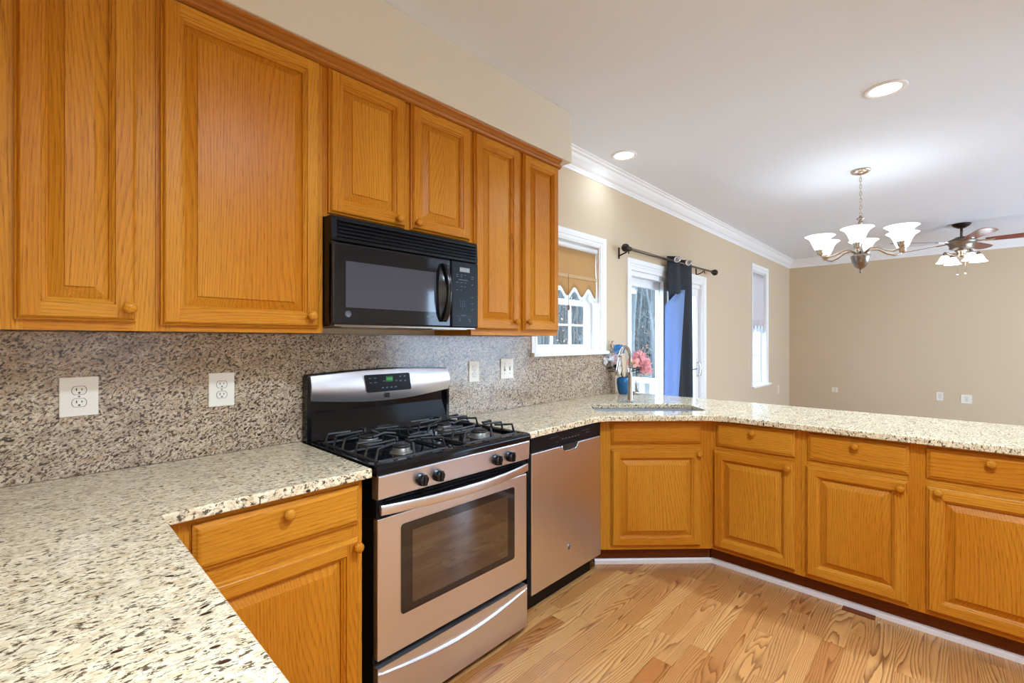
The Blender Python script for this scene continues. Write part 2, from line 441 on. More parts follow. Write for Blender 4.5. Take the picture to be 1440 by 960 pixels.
# kitchen wall with its three openings
W1 = (2.37, 3.155, 1.262, 2.095); D1 = (3.63, 5.27, 0.0, 2.0); W2 = (7.09, 7.76, 0.70, 2.37)
b = MB()
def wall_x(b, y0, y1, x0, x1, z0, z1, holes):
    xs = sorted({x0, x1} | {h[0] for h in holes} | {h[1] for h in holes})
    for i in range(len(xs) - 1):
        a, c = xs[i], xs[i + 1]
        hs = [h for h in holes if h[0] <= a + 1e-6 and h[1] >= c - 1e-6]
        if not hs: b.box((a, y0, z0), (c, y1, z1))
        else:
            h = hs[0]
            if h[2] > z0: b.box((a, y0, z0), (c, y1, h[2]))
            if h[3] < z1: b.box((a, y0, h[3]), (c, y1, z1))
wall_x(b, WY, WY + .15, XL - .15, XR + .15, 0, ZC, [W1, D1, W2]); struct(b.build('wall_left', M['wall']))
b = MB(); b.box((XR, YB - .15, 0), (XR + .15, WY, ZC)); struct(b.build('wall_far', M['wall']))
b = MB(); b.box((XL - .15, YK - .15, 0), (XL, WY, ZC)); struct(b.build('wall_near', M['wall']))
KD = (0.05, 0.86, 0.0, 2.05)
b = MB(); wall_x(b, YK - .15, YK, XL, XK, 0, ZC, [KD]); struct(b.build('wall_kitchen', M['wall']))
b = MB(); b.box((XK - .15, YB, 0), (XK, YK - .15, ZC)); struct(b.build('wall_return', M['wall']))
BW = (3.8, 8.8, 0.25, 2.40)
b = MB(); wall_x(b, YB - .15, YB, XK - .15, XR, 0, ZC, [BW]); struct(b.build('wall_back', M['wall']))
b = MB(); b.box((XL, 1.690, 2.440), (2.312, WY, ZC)); struct(b.build('wall_soffit', M['soffit'], bevel=0.003))
# crown moulding
CP = [(-.004, 0), (.005, 0), (.006, .018), (.010, .024), (.012, .036), (.030, .050), (.052, .082), (.060, .104), (.074, .110), (.078, .122), (.092, .126), (.092, .1355), (-.004, .1355)]
b = MB(); b.prism([(WY - d, 2.607 + z) for d, z in CP], 0, 2.312, XR); struct(b.build('trim_1', M['trim']))
b = MB(); b.prism([(XR - d, 2.607 + z) for d, z in CP], 1, YB, WY - .001); struct(b.build('trim_2', M['trim']))
# baseboards
b = MB(); b.prism([(WY, 0), (WY - .016, 0), (WY - .016, .085), (WY - .006, .10), (WY, .10)], 0, 5.36, XR); struct(b.build('baseboard_left', M['trim']))
b = MB(); b.prism([(XR, 0), (XR - .016, 0), (XR - .016, .085), (XR - .006, .10), (XR, .10)], 1, YB, WY - .017); struct(b.build('baseboard_far', M['trim']))

# ---- windows, patio door
def casing(b, x0, x1, z0, z1, wd, y=WY, t=.02, bottom=False):
    """stepped casing mitred round an opening (seen from -y)"""
    prof = [(0, 0), (0, -.010), (wd * .25, -.013), (wd * .34, -.009), (wd * .42, -.015), (wd * .82, -t), (wd, -t), (wd, 0)]
    def loop(i, d):
        zz = z0 - (i if bottom else 0)
        return [(x0 - i, y + d, zz), (x0 - i, y + d, z1 + i), (x1 + i, y + d, z1 + i), (x1 + i, y + d, zz)]
    L = [loop(i, d) for i, d in prof]
    for k in range(len(L) - 1):
        for j in range(4 if bottom else 3):
            j2 = (j + 1) % 4
            b.add([L[k][j], L[k][j2], L[k + 1][j2], L[k + 1][j]], [(0, 1, 2, 3)])
    if not bottom:
        for j in (0, 3): b.add([l[j] for l in L], [tuple(range(len(L)))])
def jambs(b, x0, x1, z0, z1, ya, yb, t=.012, sill=True):
    b.box((x0, ya, z0), (x0 + t, yb, z1)); b.box((x1 - t, ya, z0), (x1, yb, z1)); b.box((x0 + t, ya, z1 - t), (x1 - t, yb, z1))
    if sill: b.box((x0 + t, ya, z0), (x1 - t, yb, z0 + t))
def sash(name, parent, x0, x1, z0, z1, y0, y1, st=.04, mv=0, mh=0, mat='trim', botr=None):
    b = MB(); br = botr or st
    b.box((x0, y0, z0), (x0 + st, y1, z1)); b.box((x1 - st, y0, z0), (x1, y1, z1))
    b.box((x0 + st, y0, z0), (x1 - st, y1, z0 + br)); b.box((x0 + st, y0, z1 - st), (x1 - st, y1, z1))
    o = b.build(name, M[mat], parent, bevel=.002)
    ym = (y0 + y1) / 2; m_ = MB(); gx0, gx1, gz0, gz1 = x0 + st, x1 - st, z0 + br, z1 - st
    for k in range(mv):
        x = gx0 + (gx1 - gx0) * (k + 1) / (mv + 1); m_.box((x - .008, ym - .009, gz0), (x + .008, ym + .009, gz1))
    for k in range(mh):
        z = gz0 + (gz1 - gz0) * (k + 1) / (mh + 1); m_.box((gx0, ym - .0085, z - .008), (gx1, ym + .0085, z + .008))
    if mv or mh: m_.build('muntin', M[mat], o)
    p = MB(); p.box((gx0, ym - .003, gz0), (gx1, ym + .003, gz1)); p.build('pane', M['glass'], o)
    return o
r = sroot('window_1')
b = MB(); casing(b, W1[0], W1[1], W1[2], W1[3], .066); jambs(b, *W1, WY - .004, WY + .15); b.build('casing', M['trim'], r)
b = MB(); b.cbox((2.296, WY - .050, 1.236), (3.226, WY + .05, 1.262), .004); b.build('stool', M['trim'], r)
sash('lower_sash', r, W1[0] + .012, W1[1] - .012, 1.274, 1.655, WY + .075, WY + .105, .040, 2, 1)
sash('upper_sash', r, W1[0] + .012, W1[1] - .012, 1.625, W1[3] - .012, WY + .110, WY + .140, .040, 2, 1)
r = sroot('window_2')
b = MB(); casing(b, W2[0], W2[1], W2[2], W2[3], .07); jambs(b, *W2, WY - .004, WY + .15); b.build('casing', M['trim'], r)
b = MB(); b.cbox((W2[0] - .10, WY - .055, W2[2] - .028), (W2[1] + .10, WY + .05, W2[2]), .004); b.build('stool', M['trim'], r)
sash('lower_sash', r, W2[0] + .012, W2[1] - .012, W2[2] + .012, 1.54, WY + .07, WY + .10, .04, 1, 1)
sash('upper_sash', r, W2[0] + .012, W2[1] - .012, 1.51, W2[3] - .012, WY + .105, WY + .135, .04, 1, 1)
r = sroot('door_1')
b = MB(); casing(b, D1[0], D1[1], 0, D1[3], .066); jambs(b, D1[0], D1[1], .0, D1[3], WY - .004, WY + .15, .030, False)
b.box((D1[0] + .03, WY + .02, D1[3] - .075), (D1[1] - .03, WY + .15, D1[3] - .03)); b.box((D1[0] + .03, WY, 0), (D1[1] - .03, WY + .15, .03)); b.build('casing', M['trim'], r)
o = sash('fixed_panel', r, 3.66, 4.44, .03, 1.925, WY + .085, WY + .125, .075, 0, 0, botr=.12)
o = sash('sliding_panel', r, 4.36, 5.24, .03, 1.925, WY + .035, WY + .075, .078, 0, 0, botr=.12)
b = MB(); b.tube([(5.20, WY + .03, 1.10), (5.20, WY - .005, 1.09), (5.20, WY - .015, 1.04), (5.20, WY - .005, .96), (5.20, WY + .03, .95)], .008, 8); b.build('handle', M['chrome'], o)
b = MB(); b.tube([(4.60, WY + .02, 1.00), (5.16, WY + .02, 1.03)], .007, 8); b.build('security_bar', M['pewter'], o)
r = sroot('window_3')
b = MB(); jambs(b, *BW, YB - .15, YB, .03); b.build('casing', M['trim'], r)
for k in range(4):
    x0 = BW[0] + .03 + k * 1.235
    sash('window_sash', r, x0, x0 + 1.235, BW[2] + .03, BW[3] - .03, YB - .10, YB - .06, .05, 0, 0)
# panelled door and high return grille on the wall behind the camera (seen mirrored in the microwave)
r = sroot('door_2')
b = MB()
for x0, x1 in ((KD[0] - .07, KD[0]), (KD[1], KD[1] + .07)): b.cbox((x0, YK, 0), (x1, YK + .018, KD[3] + .07), .003)
b.cbox((KD[0], YK, KD[3]), (KD[1], YK + .018, KD[3] + .07), .003); b.build('casing', M['trim'], r)
b = MB(); b.box((KD[0], YK - .06, 0.005), (KD[1], YK - .02, KD[3]))
for x0, x1 in ((KD[0] + .11, KD[0] + .37), (KD[1] - .37, KD[1] - .11)):
    for z0, z1 in ((.22, .80), (.95, 1.55), (1.66, 1.93)):
        b.prism([(x0, z0), (x1, z0), (x1, z1), (x0, z1)], 1, YK - .02, YK - .012)
        b.prism([(x0 + .04, z0 + .04), (x1 - .04, z0 + .04), (x1 - .04, z1 - .04), (x0 + .04, z1 - .04)], 1, YK - .012, YK - .006)
b.build('panel', M['trim'], r)
t = thing('return_grille', 'white framed return air grille high on the wall behind the kitchen', 'vent', (1.20, YK, 2.26))
b = MB()
for a in ((-.27, -.02), (.0 - .012, .012), (.02 + .23, .27)): b.box((a[0] if a[0] > -.1 else -.27, 0, -.14), (a[1] if a[0] > -.1 else -.25, .012, .30))
b.box((-.27, 0, -.16), (.27, .012, -.14)); b.box((-.27, 0, .28), (.27, .012, .30)); b.build('frame', M['trim'], t)
b = MB()
for k in range(20): b.prism([(-.25, -.135 + k * .0205), (.25, -.135 + k * .0205), (.25, -.125 + k * .0205), (-.25, -.125 + k * .0205)], 1, .001, .008)
b.build('louvre', M['grey_line'], t)

# ------------------------------------------------------------------ cabinets
def rings(b, w_, h_, prof, grain, x0=0, z0=0):
    """nested rectangular loops: prof = [(inset, y)]; grain(side) gives the grain of sides L, T, R, B"""
    for k in range(len(prof) - 1):
        (i0, y0), (i1, y1) = prof[k], prof[k + 1]
        A = [(x0 + i0, y0, z0 + i0), (x0 + i0, y0, z0 + h_ - i0), (x0 + w_ - i0, y0, z0 + h_ - i0), (x0 + w_ - i0, y0, z0 + i0)]
        D = [(x0 + i1, y1, z0 + i1), (x0 + i1, y1, z0 + h_ - i1), (x0 + w_ - i1, y1, z0 + h_ - i1), (x0 + w_ - i1, y1, z0 + i1)]
        for j in range(4):
            j2 = (j + 1) % 4
            b.add([A[j], A[j2], D[j2], D[j]], [(0, 1, 2, 3)], 0, grain[j])
    i, y = prof[-1]
    return (x0 + i, x0 + w_ - i, z0 + i, z0 + h_ - i, y)
def door_mb(w_, h_, y=0.0):
    b = MB(); K = 1.28; gl, gr_, gt, gb, gp = G('z'), G('z'), G('x'), G('x'), G('z')
    sides = [gl, gt, gr_, gb]; q = y
    rings(b, w_, h_, [(0, q), (0, q - K * .010), (.004, q - K * .0115), (.008, q - K * .018), (.011, q - K * .020)], sides)
    a0, a1 = .011, .047
    b.add([(a0, q - K * .02, a0), (a1, q - K * .02, a0), (a1, q - K * .02, h_ - a0), (a0, q - K * .02, h_ - a0)], [(0, 1, 2, 3)], 0, gl)
    b.add([(w_ - a1, q - K * .02, a0), (w_ - a0, q - K * .02, a0), (w_ - a0, q - K * .02, h_ - a0), (w_ - a1, q - K * .02, h_ - a0)], [(0, 1, 2, 3)], 0, gr_)
    for z0, z1, g in ((a0, a1, gb), (h_ - a1, h_ - a0, gt)):
        b.add([(a1, q - K * .02, z0), (w_ - a1, q - K * .02, z0), (w_ - a1, q - K * .02, z1), (a1, q - K * .02, z1)], [(0, 1, 2, 3)], 0, g)
    rings(b, w_, h_, [(a1, q - K * .02), (a1 + .001, q - K * .0165), (.055, q - K * .0135), (.056, q - K * .0115), (.060, q - K * .0095), (.061, q - K * .004)], sides)
    p = rings(b, w_, h_, [(.061, q - K * .004), (.065, q - K * .005), (.091, q - K * .0145), (.092, q - K * .018)], [gp] * 4)
    b.add([(p[0], p[4], p[2]), (p[1], p[4], p[2]), (p[1], p[4], p[3]), (p[0], p[4], p[3])], [(0, 1, 2, 3)], 0, gp)
    b.add([(0, q, 0), (w_, q, 0), (w_, q, h_), (0, q, h_)], [(0, 1, 2, 3)], 0, gp)
    return b
def drawer_mb(w_, h_):
    b = MB(); g = G('x')
    p = rings(b, w_, h_, [(0, 0), (0, -.011), (.007, -.014), (.012, -.0185), (.018, -.020)], [g] * 4)
    b.add([(p[0], p[4], p[2]), (p[1], p[4], p[2]), (p[1], p[4], p[3]), (p[0], p[4], p[3])], [(0, 1, 2, 3)], 0, g)
    b.add([(0, 0, 0), (w_, 0, 0), (w_, 0, h_), (0, 0, h_)], [(0, 1, 2, 3)], 0, g)
    return b
KNOB = [(.0085, 0), (.0075, .004), (.0065, .010), (.0085, .014), (.0150, .017), (.0172, .021), (.0165, .026), (.0125, .0305), (.006, .0325), (0, .033)]
def knob(parent, x, z, yk=.0195):
    b = MB(); b.lathe(KNOB, 20, Matrix.Translation((x, -yk, z)) @ Matrix.Rotation(PI / 2, 4, 'X'), g=G('y'))
    return b.build('knob', M['oak'], parent)
def cab_door(root, x0, x1, z0, z1, kx=None, kz=None):
    o = door_mb(x1 - x0, z1 - z0).build('door', M['oak'], root); o.location = (x0, 0, z0)
    if kx is not None: knob(o, kx - x0, kz - z0, .025)
    return o
def cab_drawer(root, x0, x1, z0, z1, kn=True, name='drawer'):
    o = drawer_mb(x1 - x0, z1 - z0).build(name, M['oak'], root); o.location = (x0, 0, z0)
    if kn: knob(o, (x1 - x0) / 2, (z1 - z0) / 2 + .035)
    return o
def carcass(root, w_, z0, z1, depth, top=True):
    b = MB(); t = .016
    b.box((0, .019, z0), (t, depth, z1), 0, G('zy')); b.box((w_ - t, .019, z0), (w_, depth, z1), 0, G('zy'))
    b.box((t, .019, z0 + .012), (w_ - t, depth, z0 + .012 + t), 0, G('x')); b.box((t, depth - .006, z0 + .03), (w_ - t, depth, z1), 0, G('z'))
    if top: b.box((t, .019, z1 - t), (w_ - t, depth - .006, z1), 0, G('x'))
    return b.build('carcass', M['oak'], root)
def face(root, w_, z0, z1, stiles, rails):
    """stiles: [(x0,x1)]; rails: [(z0,z1)]"""
    b = MB()
    for a, c in stiles: b.box((a, 0, z0), (c, .019, z1), 0, G('z'))
    for i in range(len(stiles) - 1):
        for a, c in rails: b.box((stiles[i][1], 0, a), (stiles[i + 1][0], .019, c), 0, G('x'))
    return b.build('face_frame', M['oak'], root)
# --- upper cabinets, face plane Y = 1.73
UY = 1.730; UD = WY - UY - .001
def upper(x0, x1, zb, doors, label, left_st=None, rt=.02, zt=2.44, mid=None):
    r = thing('wall_cabinet', label, 'cabinet', (x0, UY, zb)); w_ = x1 - x0; H = zt - zb
    carcass(r, w_, 0, H, UD)
    st = [(0, left_st if left_st else .035)] + ([mid] if mid else []) + [(w_ - (.052 if w_ > .6 and left_st else .04), w_)]
    face(r, w_, 0, H, st, [(0, .04), (H - .07, H)])
    for d in doors: cab_door(r, d[0] - x0, d[1] - x0, d[2] - zb, d[3] - zb, d[4] - x0, d[5] - zb)
    return r
upper(-.42, .262, 1.372, [(-.025, .217, 1.399, 2.385, .199, 1.437)], 'oak wall cabinet with one narrow door, in the corner above the left outlet', .41)
upper(.263, .772, 1.372, [(.274, .753, 1.391, 2.385, .716, 1.435)], 'oak wall cabinet with one wide door, left of the black microwave')
upper(.773, 1.521, 1.818, [(.790, 1.130, 1.833, 2.385, 1.086, 1.862), (1.160, 1.500, 1.833, 2.385, 1.182, 1.862)], 'short two-door oak wall cabinet directly above the black microwave', mid=(.340, .405))
upper(1.522, 2.215, 1.372, [(1.532, 1.856, 1.399, 2.385, 1.815, 1.445), (1.894, 2.206, 1.399, 2.385, 1.916, 1.447)], 'tall two-door oak wall cabinet between the microwave and the sink window', mid=(.315, .385))
t = tag(None or bpy.data.objects.new('cabinet_moulding', None), 'long oak cornice strip running along the top of the wall cabinets under the soffit', 'moulding'); C.objects.link(t)
b = MB(); MP = [(1.7285, 2.386), (1.716, 2.388), (1.708, 2.393), (1.705, 2.400), (1.708, 2.407), (1.716, 2.411), (1.719, 2.416), (1.712, 2.426), (1.702, 2.433), (1.700, 2.4395), (1.7285, 2.4395)]
b.prism(MP, 0, XL + .005, 2.232, 0, G('x')); b.build('moulding_strip', M['mould'], t)
b = MB(); b.prism([(2.216 + (1.7285 - y), z) for y, z in MP], 1, 1.7285, WY - .01, 0, G('y')); b.build('moulding_return', M['mould'], t)

# --- base cabinets
def toe(root, w_, dep=.075, h_=.115, x0=0):
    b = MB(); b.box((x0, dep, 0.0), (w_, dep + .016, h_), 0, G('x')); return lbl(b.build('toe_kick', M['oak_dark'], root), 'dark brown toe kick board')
FYB = 1.44
r = thing('base_cabinet', 'oak base cabinet with one drawer over one door, left of the range', 'cabinet', (.205, FYB, 0))
carcass(r, .572, .115, .88, .55, False); face(r, .572, .115, .88, [(0, .10), (.535, .572)], [(.115, .15), (.68, .745), (.85, .88)]); toe(r, .572)
cab_drawer(r, .089, .557, .735, .862); cab_door(r, .089, .553, .128, .692, .537, .668)
r = thing('base_cabinet', 'oak base cabinet with two doors under the near left worktop', 'cabinet', (.165, .38, 0), PI / 2)
r.location = (.165, .38, 0)
carcass(r, 1.0, .115, .88, .57, False); face(r, 1.0, .115, .88, [(0, .035), (.48, .52), (.965, 1.0)], [(.115, .15), (.85, .88)]); toe(r, 1.0)
cab_door(r, .02, .49, .128, .862, .46, .80); cab_door(r, .51, .98, .128, .862, .54, .80)
q = 1 / math.sqrt(2)
r = thing('base_cabinet', 'oak corner sink base cabinet set diagonally with a false drawer panel over one door', 'cabinet', (2.317, 1.488, 0), -PI / 4)
L_ = .663
carcass(r, L_, .115, .88, .062, False); face(r, L_, .115, .88, [(0, .07), (L_ - .07, L_)], [(.115, .15), (.69, .750), (.862, .88)]); toe(r, .686, .072, x0=-.02)
cab_drawer(r, .062, .594, .740, .874, False, 'false_drawer_front'); cab_door(r, .062, .594, .140, .706, .574, .682)
PX = 2.785
r = thing('base_cabinet', 'oak peninsula base cabinet with one drawer over one door, beside the corner sink cabinet', 'cabinet', (PX, 1.022, 0), -PI / 2)
carcass(r, .461, .115, .88, .60, False); face(r, .461, .115, .88, [(0, .035), (.43, .461)], [(.115, .15), (.68, .745), (.85, .88)]); toe(r, .461, x0=-.028)
cab_drawer(r, .034, .434, .732, .866); cab_door(r, .018, .434, .140, .705, .407, .672)
r = thing('base_cabinet', 'wide oak peninsula base cabinet with two drawers over two doors', 'cabinet', (PX, .560, 0), -PI / 2)
carcass(r, .93, .115, .88, .60, False); face(r, .93, .115, .88, [(0, .035), (.42, .49), (.868, .93)], [(.115, .15), (.68, .745), (.85, .88)]); toe(r, .93)
cab_drawer(r, .030, .426, .730, .864); cab_drawer(r, .486, .884, .730, .864)
cab_door(r, .022, .424, .138, .700, .397, .668); cab_door(r, .486, .884, .138, .692, .524, .678)
# white shoe moulding at the toe kicks, and dark floor insert
SP = [(0, 0), (-.012, 0), (-.012, .022), (-.006, .030), (0, .030)]
b = MB(); b.prism([(PX + .0735 + y, z) for y, z in SP], 1, -.36, 1.048); struct(b.build('trim_3', M['shoe']))
b = MB(); n = Vector((q, q)); p0 = Vector((2.317, 1.488)) + n * .0705; u = Vector((q, -q))
for y, z in [(0, 0)]:
    A = [(p0 + u * (-.02) + n * d, z_) for d, z_ in SP]; B_ = [(p0 + u * .692 + n * d, z_) for d, z_ in SP]
    vs = [(a.x, a.y, z_) for a, z_ in A] + [(a.x, a.y, z_) for a, z_ in B_]; k = len(SP)
    b.add(vs, [(i, (i + 1) % k, k + (i + 1) % k, k + i) for i in range(k)] + [tuple(range(k)), tuple(range(k, 2 * k))])
struct(b.build('trim_4', M['shoe']))
t = tag(bpy.data.objects.new('floor_vent', None), 'small dark brown wooden vent let into the floor beside the peninsula toe kick', 'vent'); C.objects.link(t); t.location = (2.80, .26, 0)
b = MB()
b.box((0, 0, .0003), (.046, .13, .003), 0, G('y')); b.box((.046, 0, .0003), (.052, .13, .0022), 0, G('y')); b.box((.052, 0, .0003), (.0715, .13, .003), 0, G('y')); b.build('vent_panel', M['oak_dark'], t)

# --- worktops
def slab(name, outer, holes, z0, z1, mat, label):
    pts = [Vector((x, y, 0)) for x, y in outer]; loops = [pts] + [[Vector((x, y, 0)) for x, y in h] for h in holes]
    tri = geometry.tessellate_polygon(loops); flat_ = [p for l in loops for p in l]
    bm = bmesh.new()
    vt = [bm.verts.new((p.x, p.y, z1)) for p in flat_]; vb = [bm.verts.new((p.x, p.y, z0)) for p in flat_]
    for t_ in tri:
        bm.faces.new([vt[i] for i in t_]); bm.faces.new([vb[i] for i in reversed(t_)])
    o_ = 0
    for l in loops:
        n_ = len(l)
        for i in range(n_):
            a, c = o_ + i, o_ + (i + 1) % n_
            bm.faces.new([vt[a], vt[c], vb[c], vb[a]])
        o_ += n_
    bmesh.ops.recalc_face_normals(bm, faces=bm.faces[:])
    bmesh.ops.dissolve_limit(bm, angle_limit=0.001, verts=[], edges=[e for e in bm.edges if len(e.link_faces) == 2 and abs(e.link_faces[0].normal.z) > .9 and abs(e.link_faces[1].normal.z) > .9 and e.link_faces[0].normal.z * e.link_faces[1].normal.z > 0]) if not holes else None
    me = bpy.data.meshes.new(name); bm.to_mesh(me); bm.free(); me.materials.append(mat)
    o = bpy.data.objects.new(name, me); C.objects.link(o)
    bv = o.modifiers.new('bevel', 'BEVEL'); bv.width = .005; bv.segments = 3; bv.limit_method = 'ANGLE'; bv.angle_limit = .6
    return tag(o, label, 'countertop')
def arc(cx, cy, r_, a0, a1, n_=6): return [(cx + r_ * math.cos(math.radians(a0 + (a1 - a0) * k / n_)), cy + r_ * math.sin(math.radians(a0 + (a1 - a0) * k / n_))) for k in range(n_ + 1)]
SPY = 2.008
slab('countertop', [(XL + .003, -.70), (.228, -.70), (.228, 1.405), (.797, 1.405), (.797, SPY), (XL + .003, SPY)], [], .882, .914, M['granite'], 'L-shaped granite worktop in the near left corner, ending at the range')
def dE(d, e): return ((d + e) * q, (d - e) * q)
d0, d1, e0, e1, rr = 2.790, 3.105, .585, 1.275, .05
hole = []
for cd, ce, a0 in ((d1 - rr, e1 - rr, 0), (d1 - rr, e0 + rr, 270), (d0 + rr, e0 + rr, 180), (d0 + rr, e1 - rr, 90)):
    seg = [(cd + rr * math.cos(math.radians(a0 + 90 * k / 6)), ce + rr * math.sin(math.radians(a0 + 90 * k / 6))) for k in range(7)]
    hole.append(seg)
HL = hole[0] + hole[3] + hole[2] + hole[1]
HL = [dE(d, e) for d, e in HL]
outer = [(1.606, 1.425), (2.16, 1.438), (2.235, 1.432), (2.285, 1.402), (2.66, 1.035), (2.705, .98), (2.728, .91), (2.733, -.40), (3.465, -.40), (3.465, SPY), (1.606, SPY)]
slab('countertop', outer, [HL], .882, .914, M['granite'], 'granite worktop from the range round the corner sink and along the peninsula')
# backsplash
b = MB()
b.box((XL + .003, SPY, .9145), (2.290, WY - .001, 1.371)); b.box((2.290, SPY, .9145), (3.355, WY - .001, 1.2355))
tag(b.build('backsplash', M['splash']), 'speckled granite backsplash slab on the wall behind the worktops and range', 'backsplash')
# peninsula back panel
b = MB(); b.box((3.386, -.37, 0), (3.41, 1.98, .88), 0, G('z')); tag(b.build('back_panel', M['oak']), 'oak back panel of the peninsula facing the dining area', 'panel')
# sink
t = thing('sink', 'undermount stainless steel sink in the corner worktop, in front of the faucet', 'sink', (dE((d0 + d1) / 2, (e0 + e1) / 2)[0], dE((d0 + d1) / 2, (e0 + e1) / 2)[1], .70), -PI / 4)
def bowl(hw, hd, z, rad, n_=6):
    o_ = []
    for cx, cy, a0 in ((hw - rad, hd - rad, 0), (-hw + rad, hd - rad, 90), (-hw + rad, -hd + rad, 180), (hw - rad, -hd + rad, 270)):
        o_ += [(cx + rad * math.cos(math.radians(a0 + 90 * k / n_)), cy + rad * math.sin(math.radians(a0 + 90 * k / n_)), z) for k in range(n_ + 1)]
    return o_
hw, hd = (e1 - e0) / 2, (d1 - d0) / 2
b = MB(); Ls = [bowl(hw + .02, hd + .02, .1815, .06), bowl(hw + .004, hd + .004, .1815, .05), bowl(hw + .002, hd + .002, .03, .05), bowl(hw - .02, hd - .02, .005, .04), bowl(.05, .05, 0, .045)]
for k in range(len(Ls) - 1):
    n_ = len(Ls[k]); b.add(Ls[k] + Ls[k + 1], [(i, (i + 1) % n_, n_ + (i + 1) % n_, n_ + i) for i in range(n_)], 0, None, True)
b.build('basin', M['sinksteel'], t)
b = MB(); b.lathe([(.048, .001), (.044, .004), (.03, .002), (0, .001)], 20); b.build('drain', M['chrome'], t)
# faucet
fx, fy = 2.909, 1.622
t = thing('faucet', 'tall gooseneck pull-down faucet in brushed metal behind the corner sink', 'faucet', (fx, fy, .9145))
dv = Vector((-.993, -.116)).normalized()
b = MB(); b.lathe([(.026, 0), (.026, .006), (.022, .010), (.0195, .016), (.0175, .15), (.0145, .20), (.0125, .24)], 20); b.build('body', M['faucet_metal'], t)
b = MB(); pts = [(0, 0, .235), (0, 0, .29)]
for k in range(1, 11):
    a = PI * k / 10 * .93
    pts.append((dv.x * .088 * (1 - math.cos(a)), dv.y * .088 * (1 - math.cos(a)), .29 + .098 * math.sin(a)))
b.tube(pts, .0112, 12); b.build('spout', M['faucet_metal'], t)
e_ = Vector(pts[-1]); d_ = (Vector(pts[-1]) - Vector(pts[-2])).normalized()
b = MB(); b.tube([e_ - d_ * .004, e_ + d_ * .02, e_ + d_ * .07, e_ + d_ * .115, e_ + d_ * .120], [.012, .013, .0165, .0195, .017], 14); b.build('spray_head', M['faucet_metal'], t)
rt = Vector((.689, -.7246))
b = MB(); b.tube([(rt.x * .012, rt.y * .012, .062), (rt.x * .060, rt.y * .060, .062)], .013, 12)
b.tube([(rt.x * .050, rt.y * .050, .066), (rt.x * .046, rt.y * .046, .10), (rt.x * .040, rt.y * .040, .15)], [.007, .006, .005], 8); b.build('handle', M['faucet_metal'], t)

# ------------------------------------------------------------------ dishwasher
t = thing('dishwasher', 'stainless steel dishwasher with black control strip, between range and corner cabinet', 'dishwasher', (1.660, 1.450, 0))
w_ = .605
b = MB(); b.box((.004, .03, .11), (w_ - .004, .53, .865)); b.build('tub', M['black_satin'], t)
b = MB(); b.cbox((0, 0, .118), (w_, .03, .800), .004); d = b.build('door', M['steel'], t)
b = MB(); b.cbox((0, .004, .803), (w_, .035, .872), .003); b.box((.0, .02, .872), (w_, .034, .880)); b.build('control_strip', M['black_satin'], t)
# pocket handle
pk = MB(); P = [(.235 + .16 * k / 16, .803) for k in (0, 16)]
pts = [(.232, .804), (.240, .780), (.262, .770), (.345, .770), (.367, .780), (.375, .804)]
pk.prism(pts, 1, -.002, .004); o = lbl(pk.build('pocket_handle', M['slot'], t), 'black recessed pocket handle')
b = MB(); b.tube([(x, -.003, z) for x, z in [(.232, .802), (.236, .788), (.246, .775), (.262, .7695), (.304, .768), (.345, .7695), (.361, .775), (.371, .788), (.375, .802)]], .0045, 8); b.build('handle_lip', M['chrome'], o)
for k in range(6): mark('control_mark', t, (.245 + k * .028, -.0002 + .0038, .832), (.257 + k * .028, .0045, .836))
for k in range(2): mark('control_mark', t, (.225, .0036, .842 + k * .0), (.40, .0045, .8432))
mark('control_mark', t, (.20, .0036, .824), (.212, .0045, .827)); mark('control_mark', t, (.46, .0036, .838), (.49, .0045, .8395)); mark('control_mark', t, (.14, .0036, .852), (.215, .0045, .8532)); mark('control_mark', t, (.42, .0036, .852), (.50, .0045, .8532))

b = MB(); mt = Matrix.Translation((.300, -.0002, .262)) @ Matrix.Rotation(PI / 2, 4, 'X')
b.lathe([(.016, 0), (.016, .002), (.013, .0025), (.0125, .0012), (0, .0012)], 24, mt); o = lbl(b.build('emblem', M['chrome'], t), 'small round chrome emblem')
b = MB(); b.lathe([(.011, .0011), (.011, .0018), (0, .0018)], 20, mt); b.build('emblem_centre', M['mark_dim'], o)
text('emblem_letters', 'GE', .012, M['chrome'], o, (.300, -.0023, .262))
b = MB(); b.box((0, .075, 0.001), (w_, .09, .112)); b.build('toe_panel', M['black_satin'], t)

# ------------------------------------------------------------------ range
RX = .815
t = thing('gas_range', 'stainless steel and black gas range between the left worktop and the dishwasher', 'range', (RX, 1.41, 0))
w_ = .770
b = MB(); b.box((.003, .032, .03), (w_ - .003, .575, .884)); lbl(b.build('body', M['black_satin'], t), 'black painted range body')
for x in (.03, w_ - .07):
    for y in (.07, .50):
        b = MB(); b.cbox((x, y, 0), (x + .04, y + .04, .03), .004); b.build('foot', M['black_satin'], t)
